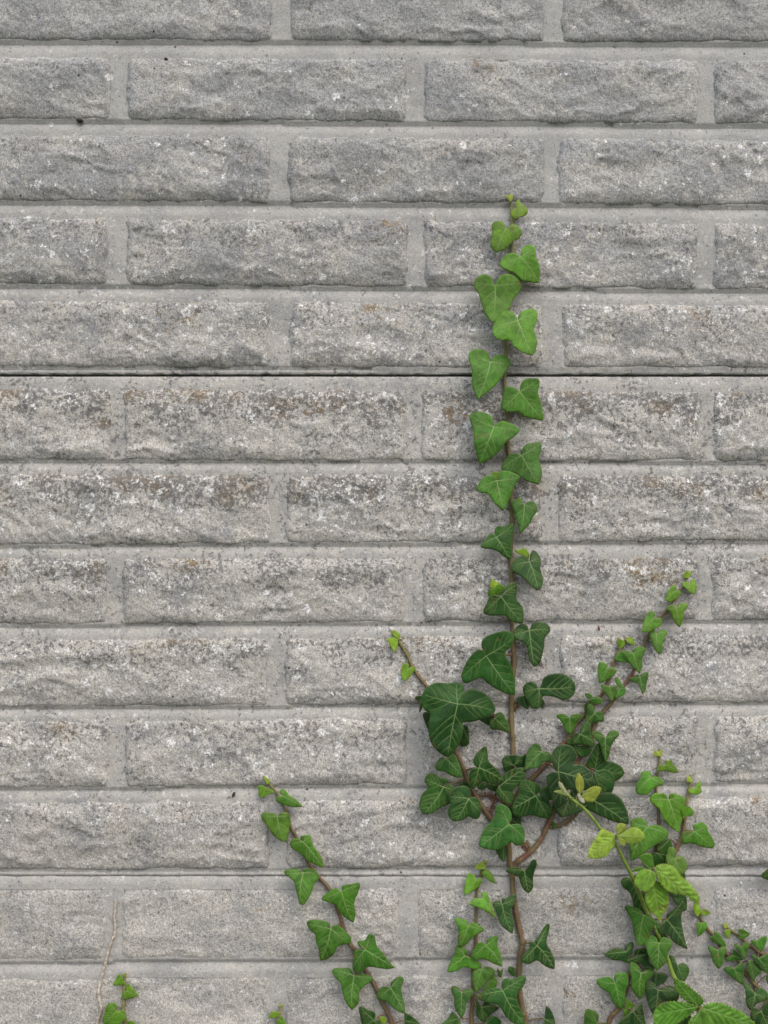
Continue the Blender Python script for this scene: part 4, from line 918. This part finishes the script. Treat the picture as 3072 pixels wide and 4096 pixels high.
# ---- vine entering at the right edge ---------------------------------------------------------------
vine('ivy_vine', 'small-leaved ivy with two thin creeping tips beside the lower bramble leaves', (3190, 4800), [
    ([(8, 1060, 235), (8, 1062, 300), (8, 1080, 380), (8, 1140, 470), (8, 1180, 520), (8, 1250, 620), (8, 1310, 690), (8, 1400, 745), (8, 1450, 830), (8, 1530, 930), (8, 1600, 1010), (8, 1659, 1060), (8, 1760, 1180), (8, 1880, 1500), (8, 1920, 2300), (8, 1900, 3400), (8, 1910, 4335)], .0009, .0026, BROWN, (.6, .1)),
    ([(8, 1278, 435), (8, 1350, 490), (8, 1440, 560), (8, 1520, 630), (8, 1600, 680), (8, 1659, 705), (8, 1760, 780), (8, 1850, 1000), (8, 1885, 1490)], .0009, .0022, BROWN, (.6, .1)),
    ([(8, 1720, -120), (8, 1740, 100), (8, 1780, 400), (8, 1830, 800), (8, 1870, 1200)], .0012, .0020, BROWN, (.3, .1))],
'''
8 0 .86 | 1060,260 1045,230 1070,212! 1070,245
8 .3 .70 | 1050,365 1025,330 1018,270 1035,250! 1070,280 1075,340
8 .2 .66 | 1075,315 1110,298 1170,335! 1130,355 1085,350
8 .3 .46 | 1095,422 1055,415* 1048,480 1055,535! 1100,510 1130,460 1128,415* 1110,410
8 .4 .38 | 1190,530 1155,545! 1200,590 1290,630! 1298,610 1270,560 1230,500! 1200,500
8 .5 .38 | 1225,655 1190,630 1145,625* 1170,690 1190,760 1235,815! 1270,770 1285,690 1298,640* 1260,625
8 .2 .72 | 1285,490 1310,475 1340,490! 1325,550! 1290,530
8 0 .86 | 1275,438 1300,418! 1310,450 1290,470
8 .4 .46 | 1415,522 1405,480* 1450,478 1505,520! 1460,550 1410,555*
8 .5 .42 | 1560,575 1515,570* 1545,620 1600,670! 1635,610 1645,540* 1600,545
8 .6 .36 | 1430,625 1370,600* 1390,640 1430,700 1465,730! 1485,660 1498,595* 1460,590
8 .3 .32 | 1350,700 1360,645! 1410,690 1450,730! 1400,745 1310,750! 1300,720
8 .6 .28 | 1370,810 1330,795 1280,815* 1330,870 1380,910 1440,950! 1450,880 1450,800 1430,760*
8 .8 .26 g.1 | 1490,745 1530,745! 1590,800 1600,850! 1560,880 1540,925! 1500,870 1470,790
8 .6 .24 | 1580,725 1520,690* 1550,760 1600,820 1665,860! 1690,780 1665,690* 1610,700
8 .8 .16 | 1550,1030 1500,950 1450,930* 1465,1010 1475,1120 1510,1170! 1570,1110 1640,1080* 1650,1020 1580,980
8 .9 .11 | 1600,1180 1540,1150 1510,1220* 1560,1295 1680,1330! 1710,1200 1665,1080* 1630,1120
8 .5 .18 | 1650,870 1640,900 1665,960! 1700,900* 1690,830
8 .8 .10 | 1735,-40 1690,-65 1640,-30* 1607,5 1612,30! 1660,52 1720,60 1760,20*
8 .8 .2 | 1890,1200 1840,1120 1750,1150! 1790,1240 1870,1370! 1940,1270 2010,1220! 1960,1140
''', hair=16)

# ---- sprouts -----------------------------------------------------------------------------------------
vine('ivy_vine', 'little three-leaved ivy sprout beside the dry twig', (500, 4700), [
    ([(11, 738, 1465), (11, 730, 1600), (11, 725, 1750), (11, 720, 1900), (11, 710, 2050), (11, 745, 2212), (11, 780, 2800), (11, 740, 4200), (11, 760, 6000), (11, 740, 7445)], .0011, .0024, (.23, .20, .09), (.9, .55))],
'''
11 .2 .62 | 690,1525 650,1480* 600,1560 558,1640! 660,1642 720,1620* 715,1570
11 0 .86 | 722,1525 695,1480! 742,1458! 738,1520
11 .4 .56 | 760,1725 745,1660 770,1610* 820,1650 880,1720 940,1790! 850,1830 760,1850 715,1850* 690,1780 715,1740
11 .6 .54 | 610,2030 625,1960 590,1905 500,1910* 460,1960 445,2040 410,2130 420,2200! 530,2240 650,2210 740,2150 750,2080* 730,2020 670,2010
11 .4 .56 | 800,2215 770,2180 830,2165! 900,2210 950,2300! 850,2380 770,2330!
11 .5 .4 | 700,2600 620,2500 480,2560! 560,2720 680,2860! 780,2740 900,2640! 800,2500
''', hair=8)
vine('ivy_vine', 'tiny pale ivy sprout just showing between the dry twig and the slanting shoot', (1120, 4700), [
    ([(10, 62, 1232), (10, 48, 1300), (10, 30, 1375), (10, 35, 1500), (10, 60, 2200), (10, 30, 3400), (10, 50, 4765)], .0010, .0022, (.23, .20, .09), (.9, .5))],
'''
10 0 .86 | 45,1262 35,1230! 62,1240 85,1232!
10 .3 .72 | 5,1305 -30,1300! -62,1365! 0,1362 45,1342 40,1310!
10 .4 .58 | 25,1378 60,1345! 85,1380 115,1440! 60,1480 15,1460! 10,1410
10 .5 .45 | 40,1600 0,1540 -80,1570! -30,1650 30,1740! 90,1660 150,1620! 100,1540
''', hair=0)

# ---- bramble -------------------------------------------------------------------------------------------
bx = plane([2840], [5000])[0]
br = empty('bramble_shoot', (bx[0], -.06, 0), 'bramble cane with yellow-green saw-edged leaves standing out in front of the ivy', 'bramble')
BP = []
GREEN = (.12, .21, .035)
bspec = [(5, 1335, 590), (5, 1390, 680), (5, 1440, 730), (5, 1520, 790), (5, 1600, 880), (5, 1668, 970), (6, 150, 855), (6, 270, 1000), (6, 310, 1080), (6, 370, 1200), (6, 420, 1300), (8, 480, 10), (8, 540, 130), (8, 600, 290), (8, 690, 470), (8, 735, 570), (8, 800, 740), (8, 850, 880), (8, 960, 1060), (8, 1075, 1200), (8, 1150, 1500), (8, 1180, 2200), (8, 1160, 3300), (8, 1170, 4150)]
p_, r_, o_ = make_stem(br, bspec, .0012, .0021, GREEN, (1, .6), name='cane', mat=M_CANE, free=[.042, .043, .044, .044, .043, .042, .041, .040, .038, .036, .034, .030, .022, .014, .012, .010, .014, .035, .052, .058, .06, .06, .065, .07], knob=False); BP.append(p_)
# prickles
V = []; F = []
for k in range(34):
    i = SR.randint(8, len(p_) - 3); tv = p_[i + 1] - p_[i - 1]; tv /= np.linalg.norm(tv); a = SR.rand() * 6.28
    sv = np.array([tv[2], 0, -tv[0]]) * math.cos(a) + np.array([0, -1, 0]) * math.sin(a); c = p_[i] + sv * r_[i] * .8
    v, f = tube(np.array([c, c + sv * .0012 + tv * .0003, c + sv * .0026 + tv * .0014]), np.array([.0006, .0004, .00006]), 5); F += [[q + len(V) for q in ff] for ff in f]; V += v.tolist()
po = mesh_obj('prickles', np.array(V) - np.array(br.location), F, M_STEM, br, attrs={'young': np.full(len(V), .5)}); po.color = (.22, .16, .06, 1); po['kind'] = 'stuff'
YEL = (.30, .37, .055); YG = (.25, .36, .05); BG = (.135, .285, .030); BG2 = (.085, .225, .028); SIL = (.38, .43, .30)
for z, dep, c, kd, txt in [
    (5, .043, YEL, 'bramble', '1490,680 1460,620 1455,570 1480,500! 1520,560 1525,620 1505,670'),
    (5, .046, YEL, 'bramble', '1508,692 1530,660 1570,630 1620,612 1668,631! 1640,690 1610,735 1550,738'),
    (5, .045, SIL, 'ivy', '1478,670 1470,690 1500,740 1530,752! 1522,710'),
    (5, .044, (.27, .34, .10), 'ivy', '1388,690 1360,640 1330,640 1275,655! 1320,672'),
    (5, .046, SIL, 'ivy', '1395,690 1350,645 1320,610 1315,575! 1345,590 1365,630'),
    (6, .042, YG, 'bramble', '270,905 200,870 130,850 100,890 60,950 20,1030 3,1100! 90,1110 170,1090 210,1040 250,980'),
    (6, .046, YG, 'bramble', '275,905 320,880 400,830 470,840 525,910! 470,960 380,975 330,950'),
    (6, .044, YG, 'bramble', '270,892 268,820 300,790 350,800! 355,840 320,880'),
    (6, .047, YG, 'ivy', '280,915 290,970 335,1000! 350,960 320,930'),
    (8, .047, BG, 'bramble', '650,-30 575,-35 515,40 515,90 560,130 605,150! 660,110 688,60 692,0'),
    (8, .044, BG, 'bramble', '687,-51 720,50 790,140 860,165 950,185 1000,225 1050,258! 1066,200 1030,140 960,60 902,14 870,-40 800,-79 730,-78'),
    (8, .040, BG, 'bramble', '670,70 620,150 605,220 630,290 660,330 700,360 733,415! 750,350 790,290 805,200 780,130 730,70'),
    (6, .034, BG2, 'bramble', '585,1220 530,1180 500,1140 472,1100! 540,1065 585,1075 605,1150 610,1200'),
    (6, .034, BG2, 'bramble', '560,1225 500,1190 440,1200 405,1235! 460,1232 530,1240'),
    (8, .058, BG2, 'bramble', '1062,1140 950,1090 880,1010 850,930 848,893! 930,930 1010,990 1080,1050 1105,1095'),
    (8, .062, BG2, 'bramble', '1050,1145 960,1110 850,1098 750,1115 700,1160 678,1210! 700,1310 800,1320 900,1270 1000,1200'),
    (8, .064, BG2, 'bramble', '1090,1150 1150,1115 1250,1110 1350,1150 1450,1200 1560,1310! 1400,1360 1250,1350 1150,1250'),
    (8, .066, BG2, 'bramble', '1085,1160 1040,1210 980,1270 960,1380! 1080,1420 1180,1350 1150,1230'),
    (8, .060, BG2, 'bramble', '1160,1700 1060,1640 960,1660 880,1780! 980,1840 1080,1800'),
]:
    pts = []; fl = []
    for tok in txt.split():
        f = ''
        if tok[-1] in '*!': f = tok[-1]; tok = tok[:-1]
        x, y = tok.split(','); pts.append(to_src(z, float(x), float(y))); fl.append(f)
    make_leaf(br, pts, fl, None, [q * (1 + (LR.rand() - .5) * .15) for q in c], 1, BP, kind=kd, depth_at=dep)

# ---- dry twig and crumbs -----------------------------------------------------------------------------
bx = plane([385], [4700])[0]
tw = empty('dry_twig', (bx[0], -.008, 0), 'thin straw-coloured dead twig clinging to the lowest panel beside the little sprout', 'twig')
make_stem(tw, [(11, x, y) for x, y in [(603, 390), (592, 530), (580, 650), (591, 760), (582, 900), (550, 965), (500, 1120), (468, 1230), (455, 1290), (420, 1420), (372, 1600), (345, 1740), (360, 1850), (385, 2000), (350, 2120), (330, 2212), (300, 3000), (330, 4500), (300, 6000), (320, 7445)]], .0010, .0015, (.3, .25, .18), mat=M_TWIG)
def crumb(name, label, sx, sy, r, el, mat, ang=0):
    P = plane([sx], [sy]); h = float(wall_at(P)[0]); c = place(P, np.array([h + r * .45]))[0]
    nu, nv = 9, 7; V = []; F = []
    for j in range(nv):
        for i in range(nu):
            a = 2 * math.pi * i / nu; b = math.pi * (j + .02) / (nv - 1 + .04); q = 1 + .35 * float(perlin(np.array([i * 1.3 + sx]), np.array([j * .9]))[0])
            x, zz = r * el * math.sin(b) * math.cos(a) * q, r * math.cos(b) * q; y = r * .8 * math.sin(b) * math.sin(a) * q
            V.append((x * math.cos(ang) - zz * math.sin(ang), y, x * math.sin(ang) + zz * math.cos(ang)))
    for j in range(nv - 1):
        for i in range(nu): F.append([j * nu + i, j * nu + (i + 1) % nu, (j + 1) * nu + (i + 1) % nu, (j + 1) * nu + i])
    o = mesh_obj(name, V, F, mat); o.location = c; o['label'] = label; o['category'] = 'debris'
crumb('dirt_crumb', 'black crumb of dirt wedged under a block just beside a vertical joint', 320, 482, .0017, 2.0, M_DIRT)
crumb('dirt_crumb', 'tiny black speck on the top edge of a block high on the wall', 664, 236, .0014, 1.3, M_DIRT)
crumb('dead_bud', 'shrivelled dark brown bud stuck on the joint above the slanting ivy shoot', 935, 3178, .0023, .6, M_DIRT, R(-20))
crumb('dead_bud', 'reddish dried rootlet on the joint between main ivy stem and its right branch', 2396, 2512, .0022, .35, plain_mat('dry_root', (.14, .05, .03), (.2, .09, .05), 400), R(8))
